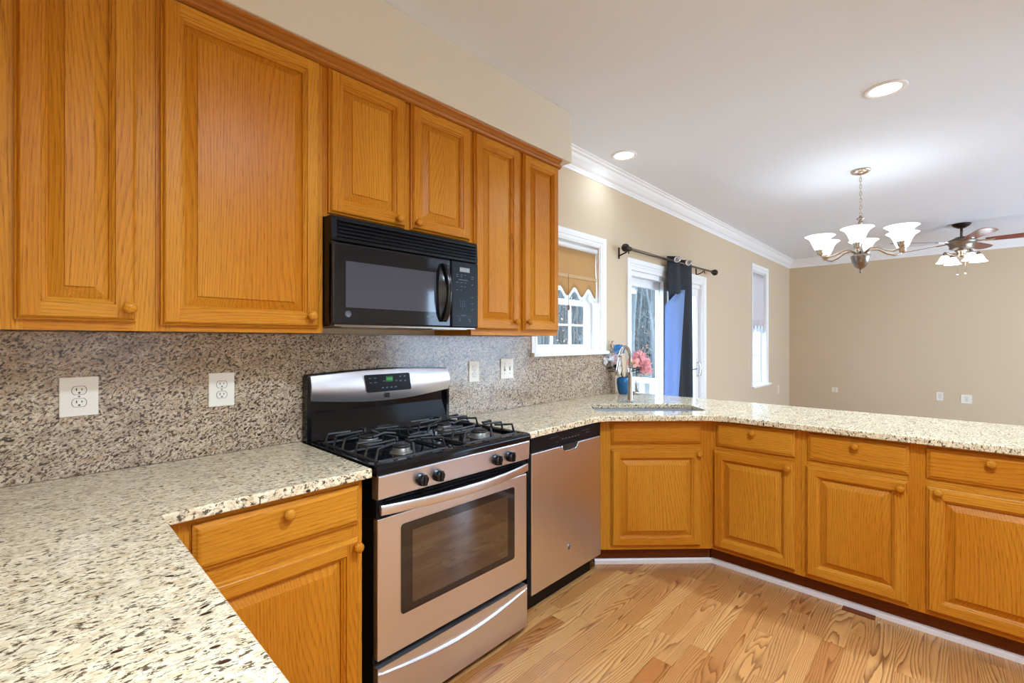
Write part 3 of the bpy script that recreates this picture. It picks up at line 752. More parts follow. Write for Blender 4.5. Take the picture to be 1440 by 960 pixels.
# cooktop with rolled front lip and recessed wells
b = MB(); x0, x1 = -.008, w_ + .006
b.prism([(-.012, .884), (-.016, .890), (-.016, .908), (-.008, .9165), (.008, .9185), (.030, .9185), (.034, .909), (.505, .909), (.510, .9185), (.535, .9185), (.535, .884)], 0, x0, x1)
b.box((x0, .0, .905), (x0 + .022, .535, .9195)); b.box((x1 - .022, .0, .905), (x1, .535, .9195)); b.box((x0 + .375, .034, .905), (x0 + .40, .505, .913))
b.build('cooktop', M['enamel'], t, bevel=.0025)
BX = [(.185, .135), (.185, .385), (.590, .135), (.590, .385)]
for k, (bx, by) in enumerate(BX):
    rad = .034 if k in (0, 3) else .040
    b = MB(); b.lathe([(rad + .012, .909), (rad + .010, .913), (rad, .914), (rad, .930), (rad - .004, .932), (0, .932)], 24, Matrix.Translation((bx, by, 0))); o = b.build('burner', M['burner'], t)
    b = MB(); b.lathe([(rad - .002, .932), (rad, .935), (rad, .939), (rad - .006, .942), (0, .943)], 24, Matrix.Translation((bx, by, 0))); b.build('burner_cap', M['iron'], o)
for gx in (.185, .590):
    b = MB(); hw2, y0, y1, rb = .155, .045, .475, .0055; zl, zh = .916, .962
    def bar(pts, r_=rb): b.tube(pts, r_, 6, smooth=False)
    ring_ = [(gx - hw2, y0, zl), (gx + hw2, y0, zl), (gx + hw2, y1, zl), (gx - hw2, y1, zl), (gx - hw2, y0, zl)]
    for i in range(4): bar([ring_[i], ring_[i + 1]])
    bar([(gx - hw2, .26, zl), (gx + hw2, .26, zl)])
    for cy in (.135, .385):
        for sx_, sy_ in ((1, 0), (-1, 0), (0, 1), (0, -1)):
            ex = gx + sx_ * hw2; ey = cy + sy_ * (.09 if (cy < .26) == (sy_ < 0) else .125)
            if sy_ and ((cy < .26) == (sy_ < 0)): ey = y0 if cy < .26 else y1
            elif sy_: ey = .26
            ix, iy = gx + sx_ * .030, cy + sy_ * .030
            bar([(ex, ey, zl), (ex - sx_ * .012, ey - sy_ * .012, zh - .004), (ix, iy, zh), (ix, iy, zh - .010)])
        for sx_, sy_ in ((1, 1), (-1, 1), (1, -1), (-1, -1)):
            bar([(gx + sx_ * hw2, cy + sy_ * .075, zl), (gx + sx_ * (hw2 - .012), cy + sy_ * .072, zh - .006), (gx + sx_ * .062, cy + sy_ * .040, zh - .002)])
    bar([(gx, .26, zl), (gx, .26, zh + .006)]); bar([(gx - .05, .26, zh - .004), (gx, .26, zh + .006), (gx + .05, .26, zh - .004)])
    b.build('grate', M['iron'], t)
# control panel and knobs
b = MB(); b.prism([(-.004, .800), (-.010, .803), (-.014, .880), (-.012, .884), (.03, .884), (.03, .800)], 0, .0, w_); b.build('control_panel', M['steel'], t, bevel=.003)
for kx in (.172, .246, .555, .636):
    b = MB(); mt = Matrix.Translation((kx, -.012, .838)) @ Matrix.Rotation(PI / 2 + .05, 4, 'X')
    b.lathe([(.023, -.002), (.0235, .004), (.0215, .016), (.0195, .024), (.015, .028), (0, .029)], 24, mt)
    b.cbox((kx - .0065, -.048, .838 - .018), (kx + .0065, -.030, .838 + .022), .004); b.build('control_knob', M['black'], t)
# vent slots
b = MB(); b.box((.002, .006, .735), (w_ - .002, .04, .800))
for k in range(4): b.prism([(.006, .742 + k * .015), (-.004, .745 + k * .015), (-.004, .750 + k * .015), (.006, .753 + k * .015)], 0, .03, w_ - .03)
b.build('vent_trim', M['black_satin'], t)
# oven door
b = MB(); b.cbox((.004, 0, .247), (w_ - .004, .030, .733), .004); d = b.build('oven_door', M['steel'], t)
b = MB(); b.rrect(.096, .682, .371, .692, -.0025, .004, .012); o = lbl(b.build('door_glass', M['ovenglass'], d), 'black glass oven window')
b = MB(); b.rrect(.142, .638, .398, .660, -.0032, 0, .006); b.build('viewing_area', M['ovenglass2'], o)
b = MB()
def hfn(u, v):
    x = .010 + (w_ - .022) * u; yb_ = -.010 - .050 * math.sin(PI * u) ** .8 if 0 < u < 1 else -.010
    a = 2 * PI * v
    ca, sa = math.cos(a), math.sin(a)
    return (x, yb_ + .006 * (abs(ca) ** .6) * (1 if ca > 0 else -1), .766 + .0175 * (abs(sa) ** .6) * (1 if sa > 0 else -1))
b.grid(hfn, 40, 16); pts = [hfn(0, j / 16) for j in range(16)]; b.add(pts, [tuple(range(16))]); pts = [hfn(1, j / 16) for j in range(16)]; b.add(pts, [tuple(range(16))])
for x in (.014, w_ - .030): b.box((x, -.010, .756), (x + .014, .03, .776))
b.build('handle', M['steel'], d)
# storage drawer with scooped handle
b = MB()
def zlip(u): return .204 - .038 * math.sin(PI * u)
b.grid(lambda u, v: (.004 + (w_ - .008) * u, -.002 + .020 * math.sin(PI * min(v, 1)) * math.sin(PI * u) ** .5 - .009 * v ** 8 * math.sin(PI * u) ** .5, .224 + (zlip(u) - .224) * v), 40, 10)
b.grid(lambda u, v: (.004 + (w_ - .008) * u, -.002 - .009 * math.sin(PI * u) ** .5 * (1 - v) ** 1.5, zlip(u) - .014 * v), 40, 4)
b.grid(lambda u, v: (.004 + (w_ - .008) * u, -.002, (zlip(u) - .014) + (.034 - (zlip(u) - .014)) * v), 40, 1, smooth=False)
b.box((.004, .0, .034), (w_ - .004, .03, .222)); b.build('storage_drawer', M['steel'], t)
# backguard
b = MB()
def zt_(u): return 1.193 + .014 * math.sin(PI * u)
def zb_(u): return 1.088 - .028 * math.sin(PI * u)
bx0, bx1 = -.004, .744
n_ = 24
def fy_(z): return .548 + (1.21 - z) * -.10 + (.010 if z > 1.1 else 0)
outl = [(bx0 + .006, .9195)] + [(bx0 + (bx1 - bx0) * k / n_, zt_(k / n_) + .006) for k in range(n_ + 1)] + [(bx1 - .004, .9195)]
b.prism(outl, 1, .568, .592)
b.add([(bx0 + .01, .545, .94), (bx1 - .01, .545, .94), (bx1 - .01, .568, 1.03), (bx0 + .01, .568, 1.03)], [(0, 1, 2, 3)])
b.add([(bx0 + .01, .535, .9195), (bx1 - .01, .535, .9195), (bx1 - .01, .545, .94), (bx0 + .01, .545, .94)], [(0, 1, 2, 3)])
b.box((bx0 - .004, .545, .885), (bx0 + .014, .592, 1.190)); b.box((bx1 - .012, .545, .885), (bx1 + .004, .592, 1.190))
o = lbl(b.build('backguard', M['enamel'], t), 'black enamel backguard')
def guard(u, v, off=0.0):
    z = zb_(u) + (zt_(u) - zb_(u)) * v
    return (bx0 + .008 + (bx1 - bx0 - .014) * u, .540 - off - .012 * math.sin(PI * v) + .020 * (1 - v) ** 3 * 0, z)
b = MB(); b.grid(guard, 30, 8)
b.grid(lambda u, v: (guard(u, 0)[0], .540 + .028 * v, zb_(u)), 30, 1); b.grid(lambda u, v: (guard(u, 1)[0], .540 + .028 * v, zt_(u)), 30, 1)
for u in (0, 1): b.grid(lambda a, v, u=u: (guard(u, v)[0], guard(u, v)[1] + (.568 - guard(u, v)[1]) * a, guard(u, v)[2]), 1, 8)
f = b.build('fascia', M['steel'], o)
b = MB(); b.rrect(.243, .482, 1.104, 1.186, .5235, .532, .008, skew=.012); cpn = lbl(b.build('clock_panel', M['black_satin'], f), 'black oven clock panel with buttons')
YP = .5232
b = MB(); b.prism([(.352, 1.150), (.388, 1.150), (.388, 1.174), (.352, 1.174)], 1, YP - .0004, YP + .001); b.build('clock_display', M['lcd_green'], cpn)
text('clock_digits', '10:06', .0150, M['digits'], cpn, (.370, YP - .0006, 1.162))
for x, z in ((.262, 1.168), (.288, 1.168), (.266, 1.147), (.291, 1.147), (.335, 1.152), (.402, 1.150)): mark('button_mark', cpn, (x, YP - .0004, z), (x + .013, YP + .001, z + .003))
for x, z in ((.425, 1.168), (.450, 1.168), (.427, 1.146), (.453, 1.146)): mark('button_mark', cpn, (x, YP - .0004, z), (x + .010, YP + .001, z + .006))
for x in (.330, .352, .376, .400): mark('button_mark', cpn, (x, YP - .0004, 1.119), (x + .011, YP + .001, 1.125))

b = MB()
for k in range(3): b.box((.352, .5262, 1.0745 + k * .0075), (.374, .534, 1.0800 + k * .0075))
b.build('emblem', M['slot'], f)

# ------------------------------------------------------------------ microwave
t = thing('microwave', 'black over-the-range microwave hung under the short wall cabinet', 'microwave', (.775, 1.655, 1.398))
w_, h_ = .728, .416
b = MB(); b.box((0, .030, .006), (w_, .372, h_)); b.build('case', M['black_satin'], t)
b = MB(); b.box((.012, .01, .0), (w_ - .012, .36, .006)); b.box((.05, .03, -.003), (.25, .20, 0)); b.box((w_ - .25, .03, -.003), (w_ - .05, .20, 0)); lbl(b.build('underside', M['nickel_dark'], t), 'metal underside with grease filters')
b = MB(); b.prism([(.03, .318), (.006, .322), (.004, .330), (.010, .405), (.014, h_), (.03, h_)], 0, 0, w_)
for k in range(5): b.prism([(.006, .334 + k * .0145), (-.004, .336 + k * .0145), (-.004, .3395 + k * .0145), (.008, .344 + k * .0145)], 0, .022, w_ - .012)
b.build('vent_grille', M['black_satin'], t)
b = MB(); b.prism([(.004, .318), (.014, .006), (.03, 0), (.03, .318)], 0, 0, .012)
b.cbox((0, 0, .006), (.560, .032, .316), .008); d = b.build('door', M['mwglass'], t)
b = MB(); b.rrect(.052, .475, .072, .248, -.0008, .003, .004); lbl(b.build('door_window', M['mwwin'], d), 'dark grey door window')
b = MB(); mt = Matrix.Translation((.062, 0, .047)) @ Matrix.Rotation(PI / 2, 4, 'X')
b.lathe([(.0125, 0), (.0125, .0006), (.0105, .0006), (.0105, .0002), (0, .0002)], 24, mt); o = b.build('emblem', M['mark_dim'], d)
text('emblem_letters', 'GE', .013, M['mark_dim'], o, (.062, -.0008, .047))
text('model_lettering', 'Spacemaker', .0085, M['mark'], d, (.446, -.0008, .052))
b = MB()
def hn(u, v):
    a = PI * u; z = .030 + .262 * u; o2 = math.sin(a) ** .7 if 0 < u < 1 else 0
    c = 2 * PI * v
    return (.514 - .0 + .012 * o2 * 0 + .013 * math.cos(c) - .026 * (1 - o2) * 0, -.008 - .040 * o2 + .010 * math.sin(c), z)
b.grid(hn, 28, 12)
for u in (0, 1): b.add([hn(u, j / 12) for j in range(12)], [tuple(range(12))])
def hn2(u, v):
    a = PI * u; z = .030 + .262 * u; o2 = math.sin(a) ** .7 if 0 < u < 1 else 0
    return (.500 - .012 * o2 + .03 * v * 1.0, -.002 - .012 * (1 - v) * o2 * 0 - .022 * o2 * v, z)
b.grid(hn2, 28, 4); b.build('handle', M['black'], d)
b = MB(); b.cbox((.564, 0, .006), (w_, .032, .316), .006); cpn = b.build('control_panel', M['black_satin'], t)
b = MB(); b.prism([(.612, .268), (.672, .268), (.672, .288), (.612, .288)], 1, -.0006, .002); b.build('display', M['lcd'], cpn)
text('keypad_digits', '1  2  3\n4  5  6\n7  8  9\n0', .0115, M['mark_dim'], cpn, (.628, -.0006, .1125))
kr = random.Random(3)
for z in (.252, .243, .216, .198, .180):
    for x in (.590, .616, .640):
        if kr.random() < .85: mark('key_legend', cpn, (x, -.0004, z), (x + .016 * kr.uniform(.5, 1), .001, z + .0022))
mark('key_legend', cpn, (.605, -.0004, .229), (.660, .001, .2315)); mark('key_legend', cpn, (.590, -.0004, .060), (.690, .001, .0608)); mark('key_legend', cpn, (.620, -.0004, .064), (.650, .001, .0665))
for x, z in ((.684, .248), (.684, .238), (.684, .210), (.684, .150), (.684, .120), (.684, .092), (.606, .046), (.606, .038), (.664, .046), (.668, .038)): mark('key_legend', cpn, (x, -.0004, z), (x + .012, .001, z + .003))


# ------------------------------------------------------------------ outlets and switches
def outlet(x, y, z, wd, ht, label, group=None, rz=0.0, kind='outlet', cat='outlet'):
    t = thing('wall_outlet' if kind == 'outlet' else 'light_switch', label, cat, (x, y, z), rz, group)
    b = MB(); b.cbox((-wd / 2, -.006, -ht / 2), (wd / 2, 0, ht / 2), .003); b.build('cover_plate', M['plate'], t)
    if kind == 'outlet':
        for s_ in (1, -1):
            zc = s_ * .0195
            pts = [(.0165 * math.cos(math.radians(a)) , max(-.0125, min(.0125, .0165 * math.sin(math.radians(a))))) for a in range(0, 360, 10)]
            b = MB(); b.prism([(px * 1.12, zc + pz * 1.12) for px, pz in pts], 1, -.0062, -.004, 0); b.prism([(px, zc + pz) for px, pz in pts], 1, -.0072, -.004, 1)
            rc_ = b.build('receptacle', [M['grey_line'], M['plate']], t)
            b = MB(); b.box((-.0075, -.0076, zc - .001), (-.005, -.006, zc + .0075)); b.box((.005, -.0076, zc), (.0075, -.006, zc + .0065))
            b.prism([(.0028 * math.cos(a * PI / 6), zc - .0075 + .0028 * math.sin(a * PI / 6)) for a in range(12)], 1, -.0076, -.006); b.build('slots', M['slot'], rc_)
        b = MB(); b.lathe([(.003, 0), (.0025, .001), (0, .0012)], 10, Matrix.Translation((0, -.006, 0)) @ Matrix.Rotation(PI / 2, 4, 'X')); b.build('screw', M['grey_line'], t)
    else:
        for x_, sg in ((-.023, -1), (.023, 1)):
            b = MB(); b.box((x_ - .006, -.0066, -.0125), (x_ + .006, -.004, .0125), 0); b.prism([(-.006, .002), (-.018, sg * .011), (-.0165, sg * .016), (-.006, .009)], 0, x_ - .0042, x_ + .0042, 1)
            b.build('toggle', [M['grey_line'], M['plate']], t)
            for s_ in (1, -1):
                b = MB(); b.lathe([(.003, 0), (.0025, .001), (0, .0012)], 10, Matrix.Translation((x_, -.006, s_ * .030)) @ Matrix.Rotation(PI / 2, 4, 'X')); b.build('screw', M['grey_line'], t)
    return t
outlet(.111, SPY, 1.166, .092, .125, 'wide ivory outlet plate on the backsplash under the narrow-door wall cabinet')
outlet(.506, SPY, 1.158, .086, .127, 'ivory outlet plate on the backsplash just left of the range')
outlet(1.787, SPY, 1.165, .078, .122, 'ivory outlet plate on the backsplash just right of the range')
outlet(2.062, SPY, 1.170, .112, .126, 'ivory two-toggle switch plate on the backsplash near the sink window', kind='switch', cat='switch')
outlet(8.44, WY, .553, .08, .14, 'small outlet plate low on the wall between narrow window and far corner')
outlet(XR, 1.370, .535, .078, .078, 'small square cable plate low on the far wall near the corner', rz=-PI / 2)
outlet(XR, .102, .532, .078, .122, 'outlet plate low on the far wall, below the ceiling fan')
outlet(XR, -.175, .515, .115, .125, 'wide square outlet plate low on the far wall, right of the plain outlet', rz=-PI / 2)
for o in bpy.data.objects:
    if o.get('label') == 'outlet plate low on the far wall, below the ceiling fan': o.rotation_euler = (0, 0, -PI / 2)

# ------------------------------------------------------------------ shades, curtain
t = thing('window_shade', 'tan fabric shade with white scalloped lace hem, half down in the sink window', 'shade', (2.385, WY + .028, 2.035))
sw = .752
def scal(x): return -.322 - .034 * math.cos(2 * PI * (x - .372) / .185)
b = MB(); n_ = 60
b.grid(lambda u, v: (sw * u, .004 * math.sin(6 * v), scal(sw * u) * v), n_, 6); b.build('fabric', M['tan_shade'], t, solid=.002)
b = MB(); b.grid(lambda u, v: (sw * u, -.001, scal(sw * u) - .034 * v), n_, 1); b.build('lace_hem', M['lace'], t, solid=.002)
b = MB(); b.cbox((0, -.010, -.222), (sw, -.002, -.196), .003); b.build('hem_bar', M['tan_bar'], t)
b = MB(); b.tube([(.0, 0, .018), (sw, 0, .018)], .020, 14); b.build('roller', M['trim'], t)
b = MB(); b.tube([(.372, -.014, -.20), (.372, -.014, -.43)], .0015, 6); b.lathe([(.002, 0), (.007, -.008), (.009, -.03), (.006, -.04), (0, -.042)], 10, Matrix.Translation((.372, -.014, -.425))); b.build('pull_cord', M['petal_twig'], t)
t = thing('window_shade', 'pale shade with scalloped hem, half down in the tall narrow window', 'shade', (W2[0] + .014, WY + .03, 2.335))
sw2 = W2[1] - W2[0] - .028
def scal2(x): return -.79 - .03 * math.cos(2 * PI * x / .16)
b = MB(); b.grid(lambda u, v: (sw2 * u, .003 * math.sin(5 * v), scal2(sw2 * u) * v), 48, 6); b.build('fabric', M['pale_shade'], t, solid=.002)
b = MB(); b.grid(lambda u, v: (sw2 * u, -.001, scal2(sw2 * u) - .05 * v), 48, 1); b.build('lace_hem', M['lace'], t, solid=.002)
b = MB(); b.cbox((0, -.010, -.70), (sw2, -.002, -.68), .003); b.build('hem_bar', M['pale_shade'], t)
b = MB(); b.tube([(0, 0, .012), (sw2, 0, .012)], .018, 12); b.build('roller', M['trim'], t)

RYc = 1.940; RZ = 2.112; GX = 4.27
t = thing('curtain_rod', 'dark metal curtain rod with ball finials mounted above the patio door', 'curtain rod', (3.40, RYc, RZ))
RLn = 2.0
b = MB(); b.tube([(.06, 0, 0), (1.0, 0, .004)], .0125, 12); b.tube([(1.0, 0, .004), (RLn - .06, 0, .010)], .010, 12); b.build('rod', M['pewter'], t)
for x, sg in ((0, 1), (RLn, -1)):
    z = .0 if sg > 0 else .010
    b = MB(); mt = Matrix.Translation((x, 0, z)) @ Matrix.Rotation(sg * PI / 2, 4, 'Y')
    prof = [(0, -.034)] + [(.034 * math.cos(a), .034 * math.sin(a)) for a in [math.radians(d_) for d_ in range(-75, 70, 15)]] + [(.011, .036), (.018, .042), (.018, .048), (.010, .054), (.010, .062), (.019, .070), (.019, .078), (.013, .084)]
    b.lathe(prof, 20, mt); b.build('finial', M['bronze'], t)
for x, z in ((.045, 0), (1.68, .008)):
    b = MB(); b.box((x - .008, .082, z - .075), (x + .008, .0895, z + .02)); b.tube([(x, .084, z - .05), (x, .02, z - .03), (x, 0, z - .014)], .006, 8); b.tube([(x, -.004, z - .016), (x, -.004, z - .045)], .005, 8)
    b.build('bracket', M['bronze'], t)
# curtain hung from the rod: one gathered navy panel plus a pale blue sheet painting the daylight glow on its left fold
t = thing('curtain', 'navy grommet curtain gathered in the middle of the patio door rod', 'curtain', (4.22, RYc, 0))
def navy(u, v):      # u across, v down
    z = 2.160 - (2.160 - .20) * v
    spread = 1 + .05 * v
    x = (.02 + .16 * v * (1 - u)) + .50 * u * spread
    return (x, .038 * math.cos(u * 2 * PI * 1.75 + .6) * (1 - .25 * v) - .012 * v * u, z)
b = MB(); b.grid(navy, 90, 30); b.build('fabric', M['navy'], t, solid=.003)
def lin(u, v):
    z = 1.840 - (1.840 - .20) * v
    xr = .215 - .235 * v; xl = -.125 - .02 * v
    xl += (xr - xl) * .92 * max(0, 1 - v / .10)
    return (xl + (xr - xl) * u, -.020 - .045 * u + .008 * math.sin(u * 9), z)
b = MB(); b.grid(lin, 30, 20); lbl(b.build('painted_glow', M['painted_glow'], t, solid=.002), 'pale blue translucent sheet painting the daylight glow on the curtain fold')
for x, y in ((GX - 4.22, 1.885 - RYc), (GX - 4.22 + .17, 1.99 - RYc), (GX - 4.22 + .26, 1.885 - RYc)):
    mt = Matrix.Translation((x, y, 2.118)) @ Matrix.Rotation(math.atan2(-1.885, -GX), 4, 'Z') @ Matrix.Rotation(PI / 2, 4, 'Y')
    b = MB(); b.lathe([(.018, -.004), (.018, .004), (.030, .004), (.030, -.004), (.018, -.004)], 24, mt); b.build('grommet', M['chrome'], t)

# ------------------------------------------------------------------ vase with flowers
vx, vy = 3.320, 1.905
t = tag(bpy.data.objects.new('vase', None), 'blue glazed vase on the corner worktop behind the faucet', 'vase'); C.objects.link(t); t.location = (vx, vy, .9145)
b = MB(); b.lathe([(.040, 0), (.046, .004), (.056, .05), (.062, .095), (.058, .122), (.046, .134), (.044, .136), (.040, .132), (.050, .10), (.036, .01), (0, .008)], 28); b.build('vase_body', M['vase'], t)
def blossom(b, c, rad, n_, seed, m=0, flat_=.5):
    rr_ = random.Random(seed)
    for k in range(n_):
        ph = k * 2.39996; el = math.asin(1 - 2 * (k + .5) / n_ * .75)
        d_ = Vector((math.cos(ph) * math.cos(el), math.sin(ph) * math.cos(el), math.sin(el)))
        p = Vector(c) + d_ * rad * .45; s_ = d_.orthogonal().normalized(); u_ = d_.cross(s_); L = rad * rr_.uniform(.6, .95); W_ = rad * .42
        a = rr_.uniform(0, PI); s_, u_ = s_ * math.cos(a) + u_ * math.sin(a), u_ * math.cos(a) - s_ * math.sin(a)
        tip = p + d_ * L * flat_ + u_ * L * .75
        b.add([tuple(p), tuple(p + u_ * L * .35 + s_ * W_ + d_ * .2 * L), tuple(tip), tuple(p + u_ * L * .35 - s_ * W_ + d_ * .2 * L)], [(0, 1, 2, 3)], m, None, False)
def leaf(b, p, d_, L, W_, m):
    p = Vector(p); d_ = Vector(d_).normalized(); s_ = d_.cross(Vector((0, 0, 1)))
    s_ = s_.normalized() if s_.length > .05 else Vector((1, 0, 0)); up = s_.cross(d_)
    vs = []
    for k in range(6):
        f_ = k / 5; ww = W_ * math.sin(PI * min(.98, f_ * .9 + .08)); c = p + d_ * L * f_ - Vector((0, 0, 1)) * L * .25 * f_ * f_
        vs += [tuple(c - s_ * ww + up * .15 * ww), tuple(c), tuple(c + s_ * ww + up * .15 * ww)]
    b.add(vs, [(3 * k + j, 3 * k + j + 1, 3 * k + j + 4, 3 * k + j + 3) for k in range(5) for j in (0, 1)], m, None, True)
# lateral (image right) and depth directions of the bouquet
la = Vector((.689, -.7246, 0)); fo = Vector((.7246, .689, 0))
def flower(a, dpt, z, rad, n_, col, label, kind='bloom', leaves=1):
    base = Vector((vx, vy, 1.00)); tip = Vector((vx, vy, .9145 + z)) + la * a + fo * dpt
    r_ = tag(bpy.data.objects.new('silk_flower' if kind != 'twig' else 'dried_sprig', None), label, 'flower'); C.objects.link(r_); r_.location = base
    d_ = tip - base; mid = d_ * .55 + Vector((0, 0, .03))
    off = la * (.016 if a > 0 else -.016) * min(1, abs(a) * 10)
    b = MB(); b.tube([tuple(off * .2), tuple(off + Vector((0, 0, .05))), tuple(mid), tuple(d_)], .0022, 6); b.build('stem', M['stemg'], r_)
    b = MB()
    if kind == 'bloom': blossom(b, tuple(d_), rad * 1.2, n_, int(abs(a) * 1000) + n_)
    elif kind == 'spray':
        rr_ = random.Random(int(z * 1000))
        for k in range(7):
            c = d_ + la * rr_.uniform(-1, 1) * rad + fo * rr_.uniform(-.6, .6) * rad + Vector((0, 0, rr_.uniform(-.9, .9) * rad)); blossom(b, tuple(c), rad * .42, 10, k)
            b.tube([tuple(mid), tuple(c)], .001, 4)
    else:
        rr_ = random.Random(5 + int(a * 100))
        for k in range(14):
            c = d_ + la * rr_.uniform(-1, 1) * rad + Vector((0, 0, rr_.uniform(-2.2, .8) * rad)); b.tube([tuple(d_ - Vector((0, 0, rad * 2.4))), tuple(c)], .0008, 4); blossom(b, tuple(c), rad * .28, 5, k)
    lbl(b.build('petals', M['petal_' + col], r_), {'blue': 'blue petals', 'pink': 'pink petals', 'lilac': 'lilac petals', 'pale': 'white petals', 'coral': 'coral petals', 'twig': 'brown dried buds'}[col])
    if leaves:
        b = MB()
        for k in range(leaves):
            leaf(b, tuple(mid * (.75 + .2 * k)), tuple(la * (1 if a >= 0 else -1) + fo * (-.4 + .6 * k) + Vector((0, 0, .5 - .3 * k))), .105, .026, 0)
        b.build('leaf', M['leaf'], r_)
    return r_
flower(-.045, -.02, .355, .045, 34, 'blue', 'blue silk flower at the top of the vase bouquet', leaves=2)
flower(-.135, -.01, .265, .055, 40, 'pale', 'white star-shaped silk lily on the left side of the bouquet', leaves=2)
flower(-.075, -.04, .275, .045, 30, 'lilac', 'spray of small lilac-pink blossoms below the blue flower', 'spray', 2)
flower(.110, -.03, .300, .050, 36, 'pink', 'uppermost large pink silk blossom on the right of the bouquet', leaves=1)
flower(.150, .0, .245, .055, 40, 'pink', 'largest pink silk blossom, middle right of the bouquet', leaves=2)
flower(.165, -.03, .190, .045, 34, 'pink', 'lowest pink silk blossom, drooping at the right of the bouquet', leaves=2)
flower(.050, -.05, .245, .040, 28, 'coral', 'coral silk blossom in the centre of the bouquet beside the faucet neck', leaves=2)
for nm, lab, dirs in (('a', 'dark green leafy sprig spilling over the left rim of the blue vase', [(-1, -.3, .9), (-1, .2, .45), (-.7, -.5, .3), (-.5, -.2, 1.2), (-1, 0, .15)]),
                      ('b', 'green leafy sprig below the pink blossoms, right of the faucet neck', [(1, -.3, .25), (1, .1, .6), (.8, -.5, .45), (.6, -.1, 1.0), (1.2, .1, -.05)])):
    r_ = tag(bpy.data.objects.new('leafy_sprig', None), lab, 'leaves'); C.objects.link(r_); r_.location = (vx, vy, 1.03)
    sg = -1 if nm == 'a' else 1
    b = MB(); b.tube([tuple(la * sg * .008), tuple(la * sg * .03 + Vector((0, 0, .05))), tuple(la * sg * .075 + Vector((0, 0, .09)))], .0022, 6); b.build('stem', M['stemg'], r_)
    for k, (x_, y_, z_) in enumerate(dirs):
        b = MB(); leaf(b, tuple(la * sg * (.02 + .013 * k) + Vector((0, 0, .03 + .014 * k))), tuple(la * x_ + fo * y_ + Vector((0, 0, z_))), .105, .026, 0); b.build('leaf', M['leaf'], r_)
flower(-.10, .06, .400, .035, 20, 'twig', 'brown dried sprig rising above the left of the bouquet', 'twig', 0)

# ------------------------------------------------------------------ ceiling lights
def can_light(x, y, label, energy, group=None):
    t = thing('recessed_light', label, 'ceiling light', (x, y, ZC), 0, group)
    b = MB(); b.lathe([(.098, 0), (.098, -.004), (.090, -.008), (.074, -.006), (.070, -.002), (.070, 0)], 36); b.build('trim_ring', M['trim'], t)
    b = MB(); b.lathe([(.070, -.0015), (.05, -.0025), (0, -.003)], 36); lbl(b.build('lens', M['lens'], t), 'glowing warm white lens')
    light('can_lamp', 'AREA', energy, (0, 0, -.010), t, (.74, .97, 1.26), .13, spread=PI * .86)
    return t
can_light(3.286, .258, 'large recessed ceiling light near the middle of the ceiling', CAN_W)
can_light(3.101, 1.781, 'recessed ceiling light near the crown moulding above the sink window', CAN_WALL_W)
can_light(.95, -.22, 'recessed ceiling light above the near left worktop', CAN_KITCHEN_W)
can_light(.30, -.85, 'added unseen ceiling light near the kitchen door, brightening the kitchen', CAN_KITCHEN_W * .7)  # extra lamp out of view, added to lift the kitchen light

# ---- chandelier
CX, CY = 4.713, .529
t = thing('chandelier', 'brushed nickel chandelier with six lit white glass shades, hung on a chain', 'chandelier', (CX, CY, ZC))
b = MB(); b.lathe([(.068, 0), (.068, -.010), (.060, -.020), (.035, -.030), (.012, -.036), (0, -.036)], 28); b.build('canopy', M['nickel'], t)
b = MB()
for k in range(12):
    z = -.048 - k * .0285; rot = (PI / 2 if k % 2 else 0)
    pts = [(.008 * math.cos(a) * math.cos(rot), .008 * math.cos(a) * math.sin(rot), z + .019 * math.sin(a)) for a in [2 * PI * j / 10 for j in range(11)]]
    b.tube(pts, .0022, 5)
b.tube([(0.003, 0, -.03), (.004, .002, -.38)], .0015, 5); b.build('chain', M['nickel'], t)
b = MB(); b.lathe([(0, -.372), (.010, -.376), (.010, -.386), (.026, -.392), (.030, -.400), (.016, -.408), (.012, -.420), (.020, -.430), (.010, -.440), (.014, -.470), (.017, -.56), (.012, -.63), (.016, -.66), (.028, -.675), (.06, -.692), (.068, -.700), (.066, -.716), (.058, -.75), (.042, -.785), (.020, -.805), (.010, -.81), (.006, -.825), (.010, -.832), (.007, -.842), (0, -.846)], 28); b.build('stem', M['nickel_dark'], t)
SH = [(.030, 0), (.040, .012), (.052, .040), (.062, .070), (.078, .098), (.102, .116), (.108, .119), (.104, .121), (.076, .103), (.058, .074), (.046, .040), (.028, .006)]
vang = math.atan2(-FY, -FX)
for k in range(6):
    a = math.atan2(-CY, -CX) + math.radians(-4) + k * PI / 3; ca, sa = math.cos(a), math.sin(a); rr2 = .300
    prof = [(.030, -.685), (.075, -.650), (.130, -.655), (.190, -.690), (.245, -.705), (.285, -.695), (rr2, -.672)]
    b = MB(); b.tube([(r_ * ca, r_ * sa, z) for r_, z in prof], .0085, 8); b.lathe([(.010, -.690), (.022, -.680), (.026, -.664), (.030, -.652), (.034, -.642), (0, -.640)], 18, Matrix.Translation((rr2 * ca, rr2 * sa, 0))); o = b.build('arm', M['nickel'], t)
    b = MB(); b.lathe(SH, 28, Matrix.Translation((rr2 * ca, rr2 * sa, -.648))); lbl(b.build('shade', M['shade_glass'], o), 'lit white bell glass shade')
    light('chandelier_bulb', 'POINT', CHANDELIER_W, (rr2 * ca, rr2 * sa, -.515), t, (.78, .96, 1.16), radius=.04)

